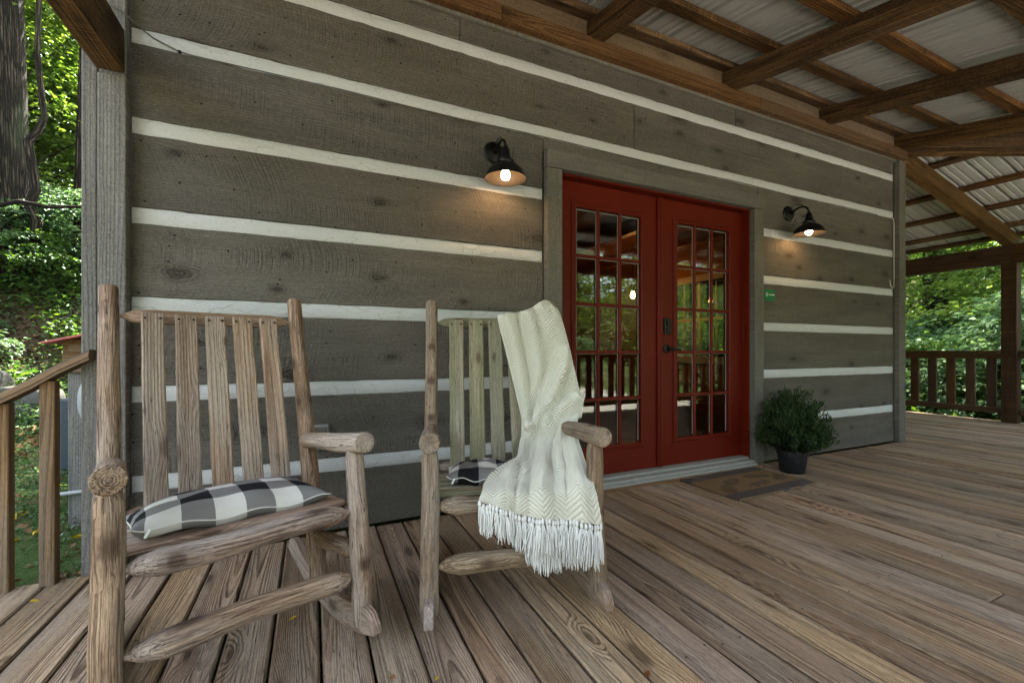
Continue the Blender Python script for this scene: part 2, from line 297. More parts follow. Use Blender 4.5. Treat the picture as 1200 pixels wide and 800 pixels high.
BLANKET = '54,608,936,68,608,937,83,608,938,97,608,939,112,608,940,126,609,940,141,609,941,155,609,942,170,609,942,185,609,943,200,609,945,215,610,948,230,610,950,245,611,953,260,611,956,274,611,958,288,612,960,301,612,962,314,612,964,326,613,966,339,613,967,350,613,969,361,613,971,373,614,973,384,614,975,49,614,990,63,614,991,77,614,992,91,614,993,105,615,995,119,615,996,133,615,997,148,615,998,162,615,999,177,616,1001,192,616,1003,207,616,1006,223,617,1009,239,617,1013,254,618,1016,269,618,1018,283,619,1020,297,619,1022,311,619,1023,324,619,1025,337,620,1025,348,620,1025,359,620,1025,370,619,1025,381,619,1025,45,620,1043,58,620,1045,71,620,1047,84,621,1048,98,621,1050,112,621,1051,126,621,1053,140,622,1054,154,622,1056,169,622,1058,184,623,1060,200,623,1064,216,624,1068,232,624,1072,248,625,1075,263,625,1078,279,626,1080,294,626,1082,308,626,1083,322,626,1084,334,626,1083,346,626,1082,357,626,1079,367,625,1077,378,625,1075,40,622,1089,53,623,1091,66,623,1092,78,623,1094,91,623,1096,105,624,1098,118,624,1100,132,624,1102,146,625,1104,160,625,1106,175,625,1109,191,626,1113,207,627,1117,224,627,1121,240,628,1125,256,629,1128,272,629,1131,287,629,1134,303,630,1136,317,630,1136,329,630,1135,341,629,1131,352,628,1127,362,628,1123,373,627,1118,36,619,1122,48,619,1124,60,620,1127,72,620,1129,85,621,1131,97,621,1134,110,621,1136,122,621,1137,135,622,1139,149,622,1142,163,623,1145,179,623,1149,195,624,1153,211,625,1158,227,625,1162,243,626,1167,259,627,1172,275,628,1177,291,628,1181,305,629,1182,319,628,1180,331,627,1175,342,626,1167,354,625,1160,365,624,1153,31,612,1147,43,613,1150,55,613,1152,67,614,1155,78,614,1158,90,614,1160,102,615,1162,113,615,1164,125,615,1166,137,616,1168,151,616,1172,166,617,1176,181,618,1180,197,618,1185,213,619,1191,229,620,1197,245,621,1205,260,623,1213,276,624,1220,291,624,1222,305,624,1219,318,623,1212,330,621,1201,343,619,1190,356,618,1180,28,604,1164,39,605,1167,51,605,1170,62,606,1173,74,606,1176,85,607,1179,96,607,1181,106,607,1182,117,607,1184,128,608,1186,141,608,1189,155,609,1194,171,610,1198,186,611,1203,202,611,1209,217,613,1217,233,614,1227,249,616,1238,264,617,1246,280,618,1250,294,617,1247,307,616,1238,321,614,1225,334,612,1212,347,610,1200,25,596,1173,37,597,1176,48,597,1179,60,598,1182,71,598,1185,82,599,1187,93,599,1189,103,599,1190,113,599,1191,125,600,1193,137,600,1197,151,601,1201,166,602,1205,181,602,1211,196,603,1217,212,605,1225,227,606,1236,244,608,1247,260,610,1257,275,611,1261,289,610,1258,303,609,1249,315,607,1237,328,604,1224,341,602,1212,23,587,1174,35,587,1177,47,588,1180,59,589,1183,70,589,1185,81,589,1187,92,590,1189,102,590,1189,113,590,1190,124,590,1192,136,591,1195,149,591,1199,164,592,1203,178,593,1209,193,594,1215,209,595,1223,225,597,1234,242,599,1246,258,600,1256,274,601,1261,287,601,1258,300,599,1250,312,598,1239,324,595,1226,336,594,1215,22,576,1172,34,576,1175,46,576,1177,57,577,1180,69,577,1182,80,577,1184,91,578,1185,102,578,1186,112,578,1186,123,578,1188,135,578,1191,148,579,1194,162,580,1199,177,581,1204,191,582,1210,207,583,1218,223,585,1229,240,586,1240,257,588,1250,272,589,1255,286,588,1253,298,587,1245,310,585,1235,321,584,1223,333,582,1213,20,560,1168,31,560,1170,43,560,1173,55,560,1177,67,560,1180,78,560,1183,89,560,1183,100,561,1182,111,561,1182,122,562,1182,134,562,1186,147,562,1190,160,562,1195,174,563,1200,188,564,1206,204,565,1213,220,567,1223,237,568,1234,254,570,1243,270,571,1248,283,570,1246,296,569,1238,308,568,1227,319,566,1215,331,565,1205,18,542,1160,29,542,1163,41,541,1166,52,540,1171,64,538,1178,75,537,1180,87,539,1178,99,541,1175,110,543,1172,122,545,1172,134,543,1178,146,542,1183,159,541,1189,172,540,1195,186,541,1200,201,543,1205,218,546,1213,235,548,1223,251,549,1232,267,550,1236,281,549,1233,294,549,1225,306,547,1214,319,546,1202,331,545,1192,17,527,1147,29,526,1150,41,525,1153,52,521,1159,62,515,1167,75,514,1169,87,519,1166,98,525,1162,110,532,1157,122,533,1158,134,528,1164,146,524,1170,159,521,1176,172,517,1183,186,517,1187,201,523,1189,219,530,1195,236,535,1201,251,534,1210,266,532,1215,280,531,1213,294,531,1205,307,530,1194,320,529,1183,333,528,1173,19,516,1129,31,515,1132,42,514,1134,53,508,1139,64,499,1145,76,497,1147,88,505,1145,100,514,1141,112,523,1138,124,523,1139,136,517,1143,149,512,1147,162,507,1152,176,502,1157,190,506,1159,205,512,1162,221,517,1167,237,515,1175,253,510,1183,268,511,1185,283,513,1182,298,513,1176,312,512,1167,324,517,1157,337,519,1148,22,507,1107,34,507,1108,45,505,1110,56,501,1113,67,491,1117,79,488,1119,91,495,1117,103,506,1115,115,515,1112,127,516,1113,140,508,1116,153,503,1119,167,498,1122,181,493,1125,195,497,1126,210,512,1126,226,514,1130,241,507,1136,257,507,1140,272,505,1142,288,502,1141,302,505,1136,316,511,1129,330,512,1123,344,513,1117,27,500,1081,38,500,1082,49,498,1083,60,494,1085,71,485,1088,83,480,1089,95,488,1088,107,499,1086,119,508,1083,131,508,1083,145,500,1086,158,495,1088,172,490,1090,186,485,1092,201,489,1092,216,499,1092,231,510,1092,247,506,1096,262,501,1099,277,501,1100,292,502,1099,307,503,1096,321,504,1092,336,505,1088,350,507,1084,33,494,1052,44,494,1053,55,493,1054,65,488,1055,76,479,1057,87,474,1058,99,481,1057,111,493,1055,124,502,1053,136,502,1053,149,493,1055,163,488,1056,178,482,1057,192,478,1059,207,483,1059,222,489,1058,237,493,1059,252,494,1060,267,496,1061,282,496,1062,297,495,1061,312,496,1059,327,497,1056,341,498,1053,356,500,1051,41,490,1020,51,489,1020,61,488,1021,72,483,1022,82,474,1023,93,469,1024,105,476,1023,117,488,1021,129,497,1019,142,497,1019,155,487,1021,169,482,1022,184,475,1023,199,473,1024,214,479,1023,229,485,1022,244,492,1022,259,497,1022,274,497,1022,288,496,1022,303,490,1023,318,488,1021,333,487,1020,347,486,1018,362,490,1015,48,485,986,58,484,986,68,482,986,78,477,986,88,469,988,99,464,988,110,471,987,122,482,985,135,491,984,147,491,984,160,481,985,174,474,986,189,468,988,205,468,988,220,475,986,235,485,984,250,490,984,265,490,984,280,488,984,295,481,985,310,475,986,325,461,987,341,455,987,354,468,983,367,481,978,56,479,947,66,478,947,75,476,947,85,470,948,94,462,949,105,458,950,116,464,949,128,475,947,140,485,945,152,484,945,165,474,947,179,466,948,194,460,949,209,462,948,224,474,946,239,483,944,255,482,944,270,479,944,285,472,945,300,467,946,315,453,948,331,445,949,345,457,945,358,470,940,372,474,937,64,472,907,74,471,907,83,469,907,92,463,908,101,454,909,111,450,910,122,457,908,133,468,906,145,478,904,157,477,904,170,467,906,183,458,907,198,453,908,213,461,906,229,475,903,244,474,903,259,470,903,274,463,905,289,458,905,304,444,908,320,434,910,335,445,905,349,459,900,363,463,897,378,463,895,72,466,868,81,465,868,90,462,868,98,455,869,107,447,870,117,443,870,128,450,869,139,460,867,150,470,865,162,470,865,174,459,867,187,450,868,202,453,867,217,467,864,232,466,864,247,459,865,262,453,866,277,444,868,292,427,873,308,428,872,324,447,865,338,461,859,353,461,857,368,454,857,383,452,856,79,460,831,88,458,831,96,455,831,104,448,832,112,440,833,122,437,833,133,444,831,143,450,830,154,452,830,166,450,830,178,447,830,192,450,829,207,458,827,222,455,827,236,448,829,251,442,830,265,429,834,280,415,839,297,424,836,314,443,830,329,450,826,343,450,824,358,442,825,373,441,823,388,442,821,86,455,797,94,452,796,102,448,796,109,441,796,117,433,797,126,432,797,137,438,795,148,443,794,159,444,793,171,445,793,184,447,792,197,447,792,211,441,793,225,437,794,239,430,796,252,414,801,267,407,805,285,420,801,303,436,796,319,438,795,333,436,794,348,430,795,363,429,793,378,429,791,393,428,789,92,449,764,100,446,764,107,441,763,114,433,763,121,426,763,130,426,763,141,432,761,152,438,759,164,442,758,175,442,757,187,437,758,199,429,760,212,423,762,225,411,767,238,399,771,254,403,771,271,414,768,290,424,764,306,427,764,321,418,768,336,408,772,352,403,773,368,399,773,383,397,773,398,397,770,98,443,734,105,440,733,112,434,732,118,426,732,125,420,732,134,421,730,145,429,728,157,437,726,167,437,725,177,427,727,186,414,731,197,402,735,208,392,740,223,393,740,240,401,738,256,407,736,273,410,735,287,403,740,300,387,751,317,381,755,335,382,754,351,386,751,366,392,746,380,398,742,394,402,738,104,438,705,110,433,704,116,427,703,122,420,702,129,417,701,138,421,699,150,430,696,160,430,695,166,415,698,171,396,704,180,383,709,193,384,710,209,391,708,224,394,708,238,392,710,253,392,711,266,386,716,280,379,721,297,380,722,314,382,721,329,384,720,344,386,718,359,390,716,373,394,714,389,394,714,107,433,679,114,429,677,119,424,676,125,419,675,132,416,674,141,416,672,149,414,671,155,402,673,160,390,676,170,385,677,183,387,677,195,384,679,206,378,683,220,377,685,237,384,683,251,382,686,266,380,688,282,381,688,297,380,689,310,378,691,324,378,692,337,379,693,352,381,693,367,383,693,382,385,693,108,431,656,114,426,655,119,418,654,122,406,655,125,392,656,130,381,658,139,380,657,151,386,653,165,392,650,178,395,649,189,392,649,197,382,654,206,372,659,221,373,660,237,376,660,252,378,659,267,377,660,280,373,664,293,369,668,304,362,674,317,360,677,331,359,680,345,358,683,359,359,685,373,365,684,107,429,637,112,421,637,115,409,638,116,393,642,119,378,647,127,373,647,142,381,640,157,392,632,170,396,628,181,394,627,191,390,627,202,385,629,215,381,631,229,379,631,241,375,633,252,371,636,264,366,640,270,351,652,279,340,661,292,335,667,306,333,671,321,334,674,334,336,678,346,339,682,359,343,684,104,422,618,111,416,618,117,409,619,122,400,621,127,390,624,135,383,625,147,385,618,159,391,610,171,390,606,181,385,606,192,382,605,205,379,605,216,373,607,227,366,610,238,361,613,249,356,616,256,346,626,260,332,641,271,328,646,286,330,646,298,329,651,310,329,656,322,330,661,333,332,667,344,334,673,98,403,600,105,399,598,113,395,597,120,391,596,128,387,595,137,385,592,148,385,586,158,382,583,168,378,583,178,370,587,188,363,589,201,360,587,212,354,588,223,347,591,233,341,595,244,336,598,245,322,616,252,314,627,264,313,629,279,314,628,292,315,629,303,315,635,314,316,641,324,317,648,335,318,656,88,377,582,97,374,581,105,372,579,113,369,577,122,367,575,132,366,571,142,365,566,152,361,566,163,355,567,171,347,572,181,341,576,191,334,577,203,329,577,217,325,575,227,319,578,233,310,589,235,299,605,244,294,612,257,292,612,270,292,612,282,292,616,294,292,621,305,293,628,315,295,635,326,295,642,79,350,567,87,348,565,96,346,563,105,345,561,114,343,558,125,343,554,135,341,550,146,337,550,155,330,554,164,322,561,173,316,564,183,310,565,197,306,563,210,302,560,221,296,564,222,284,580,227,275,592,238,272,595,250,270,596,262,268,600,273,267,604,284,267,610,296,269,615,307,270,622,318,270,629,72,325,552,80,324,550,89,322,548,98,321,546,107,320,542,117,319,537,128,317,534,139,313,534,148,304,543,156,295,552,164,289,556,175,284,555,190,283,549,204,280,545,214,274,549,215,261,568,221,254,578,234,252,577,245,248,580,253,244,588,263,240,596,274,240,600,287,241,603,300,242,607,312,241,612,64,300,539,73,298,537,81,296,535,90,295,532,99,294,528,109,293,522,120,290,519,131,285,520,140,276,530,148,269,539,157,263,544,168,259,543,183,258,534,197,256,530,207,250,536,208,239,555,215,232,565,229,230,564,241,227,566,249,221,574,257,215,584,267,212,589,281,211,590,295,211,591,307,210,593,49,270,529,58,268,526,67,267,521,76,265,520,86,263,517,96,261,512,107,258,507,119,254,507,129,247,517,139,240,527,149,235,532,160,231,533,173,229,526,188,228,516,199,224,520,203,215,540,209,208,553,223,205,552,236,203,552,245,197,561,253,190,569,264,186,574,278,184,573,291,182,573,304,179,574,19,230,525,30,228,524,41,227,518,50,228,504,62,225,502,74,221,509,87,219,503,100,215,499,112,211,502,124,206,515,135,201,523,147,198,526,160,195,521,176,194,507,189,192,508,197,185,524,203,178,542,216,176,540,230,174,539,240,168,547,249,162,556,260,157,559,274,155,558,288,153,556,301,149,557,-20,188,516,-6,186,517,8,183,519,22,180,519,35,180,507,48,180,496,63,176,504,77,174,498,92,171,494,106,168,502,119,163,514,133,160,519,146,157,517,161,157,505,176,156,499,188,152,509,196,145,531,210,143,530,224,142,527,235,137,535,245,131,543,257,127,545,271,125,542,285,123,540,297,120,541,-53,150,508,-37,148,507,-21,145,508,-5,141,511,10,139,512,25,140,498,41,140,489,57,136,498,73,135,489,88,133,489,103,128,503,118,124,512,133,122,511,149,122,503,165,123,490,179,121,492,189,114,518,203,112,520,218,111,515,229,107,523,240,102,531,252,98,532,267,96,529,281,93,526,294,90,527,-74,121,498,-58,119,497,-41,116,496,-25,112,499,-9,109,503,7,108,500,24,112,481,41,108,487,57,106,486,74,105,481,90,101,489,105,96,502,121,93,505,137,93,499,153,95,484,169,93,484,182,89,495,196,86,502,210,85,503,223,80,511,234,74,520,247,69,521,261,66,516,276,63,513,289,58,513,-89,97,487,-73,94,486,-57,92,485,-41,89,487,-24,85,492,-8,82,492,9,84,480,27,85,472,44,80,480,62,80,472,78,78,475,93,71,491,109,68,497,125,67,494,142,67,484,158,67,477,173,65,480,188,62,489,202,59,491,215,54,500,227,47,510,240,41,511,256,37,505,271,32,501,284,27,501,-101,70,478,-85,68,477,-69,66,477,-53,63,478,-37,60,483,-20,57,484,-3,57,477,15,57,464,32,54,473,50,53,466,67,51,465,83,46,481,98,42,490,115,41,489,131,40,481,148,41,470,164,40,471,180,37,477,196,37,473,209,29,488,222,21,500,235,15,501,251,11,494,266,6,489,281,0,489,-110,36,474,-94,34,473,-78,32,472,-62,30,474,-46,27,479,-29,25,480,-13,24,474,5,24,459,23,21,467,40,20,463,57,19,460,73,15,474,89,12,485,105,10,484,122,10,476,139,11,463,156,10,464,172,9,469,189,9,465,204,3,480,218,-4,491,232,-10,491,248,-12,483,264,-15,478,279,-20,478,-115,-1,473,-100,-2,472,-84,-4,471,-68,-6,473,-52,-8,477,-36,-9,477,-19,-10,470,-3,-9,456,14,-12,464,32,-13,460,48,-13,456,65,-17,468,81,-21,479,97,-22,479,114,-22,471,131,-19,458,148,-18,458,166,-18,461,183,-17,457,200,-23,473,215,-30,483,231,-32,480,247,-31,471,263,-31,467,279,-34,466,-120,-30,471,-104,-31,469,-89,-32,468,-73,-34,469,-56,-37,473,-41,-38,472,-25,-37,464,-8,-34,451,8,-37,458,25,-37,455,42,-36,450,58,-43,461,74,-49,471,91,-50,470,109,-47,462,125,-40,450,143,-38,450,161,-38,451,178,-35,449,197,-45,463,214,-52,470,230,-51,467,246,-46,458,263,-44,455,279,-45,454,-125,-47,466,-109,-47,464,-93,-49,462,-77,-51,462,-60,-56,465,-44,-56,461,-28,-53,454,-12,-45,443,5,-51,447,21,-50,445,38,-47,441,55,-57,448,71,-67,454,88,-67,453,106,-61,448,123,-48,441,140,-47,441,158,-46,441,176,-44,440,195,-58,449,213,-66,453,230,-64,449,247,-56,443,264,-53,440,281,-53,439,-129,-56,461,-112,-56,457,-96,-57,454,-79,-61,453,-63,-67,454,-46,-66,449,-30,-61,442,-14,-51,434,3,-57,435,20,-55,432,37,-52,429,54,-65,433,70,-75,436,88,-74,435,105,-66,432,122,-52,428,140,-51,428,158,-50,428,176,-48,428,195,-64,433,213,-73,434,230,-70,432,248,-61,427,265,-57,424,282,-57,422,-132,-62,456,-115,-62,452,-99,-63,448,-81,-67,446,-64,-73,445,-48,-71,439,-32,-66,432,-16,-56,423,2,-63,423,19,-59,419,36,-57,416,53,-70,419,70,-80,421,88,-78,419,105,-69,417,122,-56,413,140,-55,413,158,-53,413,176,-53,414,195,-67,417,214,-77,417,231,-75,414,249,-64,410,267,-60,407,285,-60,404,-134,-66,453,-117,-66,447,-100,-68,443,-83,-72,440,-65,-78,437,-49,-75,430,-33,-70,423,-16,-60,415,1,-67,414,18,-62,409,35,-60,405,53,-75,407,71,-84,407,88,-81,405,106,-72,402,122,-60,399,140,-58,398,158,-56,398,176,-58,399,195,-69,399,214,-79,398,232,-78,395,250,-67,390,269,-62,387,288,-62,383,-134,-67,450,-118,-68,444,-101,-69,438,-83,-75,434,-66,-81,429,-49,-77,423,-33,-71,416,-16,-61,408,2,-69,405,19,-63,399,36,-63,396,54,-78,396,72,-87,394,89,-82,391,107,-74,388,123,-61,384,141,-60,383,158,-58,383,176,-62,382,195,-70,381,214,-80,379,233,-80,375,252,-68,370,271,-63,365,291,-62,361,-135,-68,447,-118,-69,440,-101,-71,434,-84,-77,429,-66,-82,424,-50,-78,416,-33,-73,408,-16,-63,400,2,-72,396,19,-64,390,37,-66,386,55,-80,384,73,-85,381,90,-80,377,108,-75,374,124,-64,369,141,-62,368,158,-60,366,176,-65,365,195,-70,363,214,-80,360,234,-81,355,254,-69,349,274,-63,343,294,-62,338'
# ------------------------------------------------------------------ materials
M = {}
M['deck'] = wood('weathered_deck_wood', (.50, .352, .222), (.088, .052, .028), period=.0046, ring=.8, fiber=.42, fscale=250, blotch=(.40, .325, .245), blotch_amt=.5, knot=.3, ku=1.6, kv=5.5, piece=.26, bump=.8, rough=.7, cracks=.8, second=(.29, .188, .11), edge=.36)
M['wall'] = wood('grey_stained_rough_sawn_wood', (.150, .135, .112), (.086, .077, .064), period=.012, ring=.25, fiber=.25, fscale=120, blotch=(.095, .088, .076), blotch_amt=.6, knot=.45, ku=2.2, kv=4.6, knotcol=(.04, .034, .027), piece=.09, saw=1.2, bump=.9, rough=.9, spec=.12, specks=.3)
M['trim'] = wood('grey_stained_trim_wood', (.155, .145, .122), (.10, .092, .078), period=.01, ring=.4, fiber=.35, fscale=190, blotch=(.19, .18, .16), blotch_amt=.4, knot=.25, ku=1.4, kv=5, knotcol=(.05, .045, .038), piece=.07, saw=1.0, bump=.5, rough=.88, spec=.15)
M['post_grey'] = wood('weathered_grey_post_wood', (.20, .19, .175), (.10, .095, .088), period=.011, ring=.55, fiber=.35, fscale=190, knot=.2, ku=1.4, kv=4.5, knotcol=(.06, .05, .04), piece=.07, saw=1.2, bump=.5, rough=.88, spec=.15)
M['beam'] = wood('brown_stained_beam_wood', (.23, .125, .05), (.026, .012, .005), period=.012, ring=.7, fiber=.5, fscale=110, blotch=(.04, .019, .008), blotch_amt=.7, knot=.4, ku=1.6, kv=5.0, knotcol=(.010, .005, .003), piece=.25, saw=.6, bump=.7, rough=.72, spec=.25)
M['pale'] = wood('pale_blocking_wood', (.21, .15, .095), (.115, .078, .047), period=.009, ring=.4, fiber=.35, fscale=160, knot=.25, ku=1.5, kv=4, knotcol=(.12, .06, .03), piece=.12, saw=.6, bump=.35, rough=.85, spec=.15)
M['rail'] = wood('weathered_brown_rail_wood', (.24, .145, .075), (.075, .04, .018), period=.008, ring=.8, fiber=.35, fscale=180, blotch=(.2, .17, .14), blotch_amt=.5, knot=.2, piece=.15, bump=.45, rough=.75, cracks=.5)
M['brail'] = wood('dark_brown_rail_wood', (.10, .05, .021), (.03, .014, .006), period=.009, ring=.6, fiber=.4, fscale=160, knot=.2, piece=.15, bump=.4, rough=.7)
M['log'] = wood('peeled_log_wood', (.43, .29, .19), (.085, .043, .021), period=.006, ring=.55, fiber=.5, fscale=100, blotch=(.36, .305, .26), blotch_amt=.65, knot=.5, ku=6.0, kv=14.0, knotcol=(.03, .014, .007), piece=.08, bump=.9, rough=.72, log=True, kr=.55, cracks=.95, wob=.008, second=(.19, .105, .058))
M['log2'] = wood('mossy_weathered_log_wood', (.34, .25, .165), (.11, .07, .042), period=.006, ring=.55, fiber=.5, fscale=100, blotch=(.27, .235, .18), blotch_amt=.65, knot=.5, ku=6.0, kv=14.0, knotcol=(.03, .014, .007), piece=.08, bump=.9, rough=.75, log=True, kr=.55, cracks=.95, wob=.008, second=(.17, .11, .062))
M['slat'] = wood('weathered_slat_wood', (.42, .31, .23), (.16, .10, .065), period=.0085, ring=.55, fiber=.5, fscale=170, blotch=(.29, .25, .21), blotch_amt=.7, knot=.5, ku=3.4, kv=8.0, knotcol=(.04, .02, .01), piece=.09, bump=.6, rough=.75, kr=.7, cracks=.8, second=(.19, .12, .075))
M['slat2'] = wood('greenish_weathered_slat_wood', (.30, .245, .165), (.12, .095, .055), period=.0085, ring=.55, fiber=.5, fscale=170, blotch=(.24, .225, .16), blotch_amt=.7, knot=.5, ku=3.4, kv=8.0, knotcol=(.04, .022, .01), piece=.09, bump=.6, rough=.78, kr=.7, cracks=.8, green=(.15, .15, .085))
M['pine'] = wood('varnished_pine', (.42, .19, .055), (.2, .075, .018), period=.014, ring=.6, fiber=.3, fscale=140, knot=.4, ku=1.5, kv=5, piece=.15, bump=.1, rough=.4)
M['ledger'] = wood('golden_brown_ledger_wood', (.20, .11, .045), (.06, .028, .011), period=.012, ring=.75, fiber=.45, fscale=110, blotch=(.10, .052, .02), blotch_amt=.5, knot=.4, ku=1.6, kv=6.0, knotcol=(.015, .008, .004), piece=.12, saw=.5, bump=.7, rough=.75, spec=.2)
M['darkpost'] = wood('dark_brown_post_wood', (.105, .055, .022), (.02, .009, .004), period=.012, ring=.7, fiber=.5, fscale=110, blotch=(.03, .014, .006), blotch_amt=.6, knot=.45, ku=1.8, kv=5.0, knotcol=(.006, .003, .002), piece=.15, saw=.5, bump=.7, rough=.72, spec=.25)
M['black'] = simple('black_metal', (.012, .011, .011), .38, .6, var=.3)
M['shade_in'] = simple('shade_inner_metal', (.014, .011, .009), .5, .3)
M['red'] = None
def door_paint():
    t = NT('dark_red_door_paint'); co = t.coord()
    n = t.noise(co, 3.0, 4, .6); f = t.noise(co, 60, 3, .6)
    c = t.mix(n, (.088, .0062, .0014), (.118, .0100, .0026))
    sp = t.ss(t.noise(co, 55, 2, .6), .735, .76)
    lowz = t.ss(t.sep(co)[2], .0, .35, 1.0, .1)
    c = t.mix(t.mul(sp, t.mul(lowz, .7)), c, (.3, .2, .17))
    t.principled(c, t.add(.42, t.mul(n, .12)), t.bump(f, .12, .002), 0, .18); M['red'] = t.mat
door_paint()
def chink():
    t = NT('white_painted_chinking'); co = t.coord()
    sx, sy, sz = t.sep(co)
    n = t.noise(t.vec(t.mul(sx, 4.0), sy, t.mul(sz, 18.0)), 1.0, 5, .65); f = t.noise(co, 70, 5, .7)
    vr = t.vor(t.vec(t.add(t.mul(sx, 9.0), t.mul(n, 2.0)), t.mul(sz, 26.0), 0.0), 1.0); vr.feature = 'DISTANCE_TO_EDGE'
    crk = t.mul(t.ss(vr.outputs['Distance'], .0, .035, 1.0, 0.0), t.ss(n, .45, .6))
    c = t.mix(n, (.47, .475, .47), (.59, .595, .59))
    c = t.mix(t.mul(t.ss(f, .55, .75), .5), c, (.30, .285, .25)); g2 = t.noise(t.vec(t.mul(sx, 60.0), 0.0, t.mul(sz, 130.0)), 1.0, 4, .7); c = t.mix(t.mul(t.ss(g2, .45, .25), .6), c, (.16, .15, .13))
    c = t.mix(t.mul(crk, .55), c, (.22, .21, .18))
    h = t.sub(t.add(t.mul(n, 1.0), t.mul(f, .6)), t.mul(crk, .5))
    t.principled(c, .8, t.bump(t.add(h, g2), .8, .006), 0, .2); M['chink'] = t.mat
chink()
def metal_roof():
    t = NT('galvanised_roof_sheet'); co = t.coord()
    n = t.noise(t.vec(t.mul(t.sep(co)[0], 8.0), t.sep(co)[1], 0.0), 1.0, 4, .6)
    c = t.mix(n, (.42, .425, .42), (.54, .545, .54))
    c = t.mix(t.mul(t.ss(t.noise(co, 3.0, 5, .7), .55, .75), .4), c, (.22, .2, .17))
    t.principled(c, .42, t.bump(t.noise(co, 5, 2), .1, .01), .15, .5); M['roofmetal'] = t.mat
metal_roof()
def glass():
    t = NT('window_glass'); t.t.nodes.remove(t.out); t.out = t.t.nodes.new('ShaderNodeOutputMaterial')
    lw = t.t.nodes.new('ShaderNodeLayerWeight'); lw.inputs[0].default_value = .5
    fres = t.add(.05, t.mul(.95, t.m('POWER', lw.outputs['Facing'], 5.0)))
    gl = t.t.nodes.new('ShaderNodeBsdfGlossy'); gl.inputs['Roughness'].default_value = 0.0; gl.inputs['Color'].default_value = (.95, .97, .95, 1)
    tr = t.t.nodes.new('ShaderNodeBsdfTransparent'); tr.inputs[0].default_value = (.82, .85, .82, 1)
    co = t.coord(); b = t.bump(t.noise(co, 3.0, 2), .02, .01); t.link(gl, 'Normal', b)
    mx = t.t.nodes.new('ShaderNodeMixShader'); t.link(mx, 0, fres); t.t.links.new(tr.outputs[0], mx.inputs[1]); t.t.links.new(gl.outputs[0], mx.inputs[2])
    t.t.links.new(mx.outputs[0], t.out.inputs[0]); M['glass'] = t.mat
glass()
def glass2():
    m = M['glass'].copy(); m.name = 'dim_window_glass'
    for n in m.node_tree.nodes:
        if n.type == 'BSDF_TRANSPARENT': n.inputs[0].default_value = (.3, .33, .28, 1)  # darker tint put into this pane to dim the bright view outside
    M['dimglass'] = m
glass2()
def emit(name, col, strength):
    t = NT(name); e = t.t.nodes.new('ShaderNodeEmission'); t.link(e, 0, col); t.link(e, 1, strength)
    t.t.links.new(e.outputs[0], t.out.inputs[0]); return t.mat
M['bulb'] = emit('warm_bulb', (1.0, .58, .26), BULB)
M['bulb_in'] = emit('warm_indoor_bulb', (1.0, .42, .12), BULB_IN)
def plaid():
    t = NT('buffalo_check_fabric'); uv = t.attr('gco', 'Vector'); u, v, _ = t.sep(uv)
    per = .168
    def band(x):
        f = t.m('FRACT', t.m('DIVIDE', x, per)); return t.m('GREATER_THAN', f, .5)
    wig = t.mul(t.sub(t.noise(uv, 14, 2), .5), .006)
    a, b = band(t.add(u, wig)), band(t.add(v, wig))
    tw = t.m('GREATER_THAN', t.m('FRACT', t.mul(t.add(u, v), 480.0)), .5)
    yarn = t.noise(t.vec(t.mul(u, 1100.0), t.mul(v, 700.0), 0.0), 1.0, 3, .6)
    val = t.add(t.mul(a, .5), t.mul(b, .5))
    mid = t.ss(t.m('ABSOLUTE', t.sub(val, .5)), .1, .2, 1.0, 0.0)
    white = t.mix(yarn, (.47, .445, .39), (.60, .575, .52)); dark = t.mix(yarn, (.006, .006, .007), (.016, .016, .018))
    grey = t.mix(t.ss(yarn, .3, .7), (.075, .072, .07), (.26, .245, .225))
    c = t.mix(val, white, dark); c = t.mix(mid, c, grey)
    h = t.add(t.m('SINE', t.mul(u, 2*math.pi*420)), t.m('SINE', t.mul(v, 2*math.pi*420)))
    t.principled(c, .9, t.bump(t.add(t.mul(h, .3), yarn), .35, .002), 0, .1); M['plaid'] = t.mat
plaid()
def knit():
    t = NT('cream_knit_wool'); co = t.attr('gco', 'Vector')
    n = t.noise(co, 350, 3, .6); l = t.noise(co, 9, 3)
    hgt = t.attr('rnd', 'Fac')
    c = t.mix(l, (.50, .48, .38), (.58, .56, .46)); c = t.mix(t.mul(t.ss(hgt, .45, .0), .65), c, (.28, .27, .20))  # creases between knit rows darkened in the colour, standing in for shade
    t.principled(c, .95, t.bump(n, .4, .002), 0, .1, **{'Sheen Weight': .3, 'Sheen Roughness': .5}); M['knit'] = t.mat
    t = NT('white_fringe_yarn'); co = t.attr('gco', 'Vector'); n = t.noise(t.vec(t.mul(t.sep(co)[0], 600.0), 0.0, 0.0), 1.0, 2)
    t.principled(t.mix(n, (.55, .545, .50), (.66, .655, .615)), .95, None, 0, .1, **{'Sheen Weight': .3}); M['fringe'] = t.mat
knit()
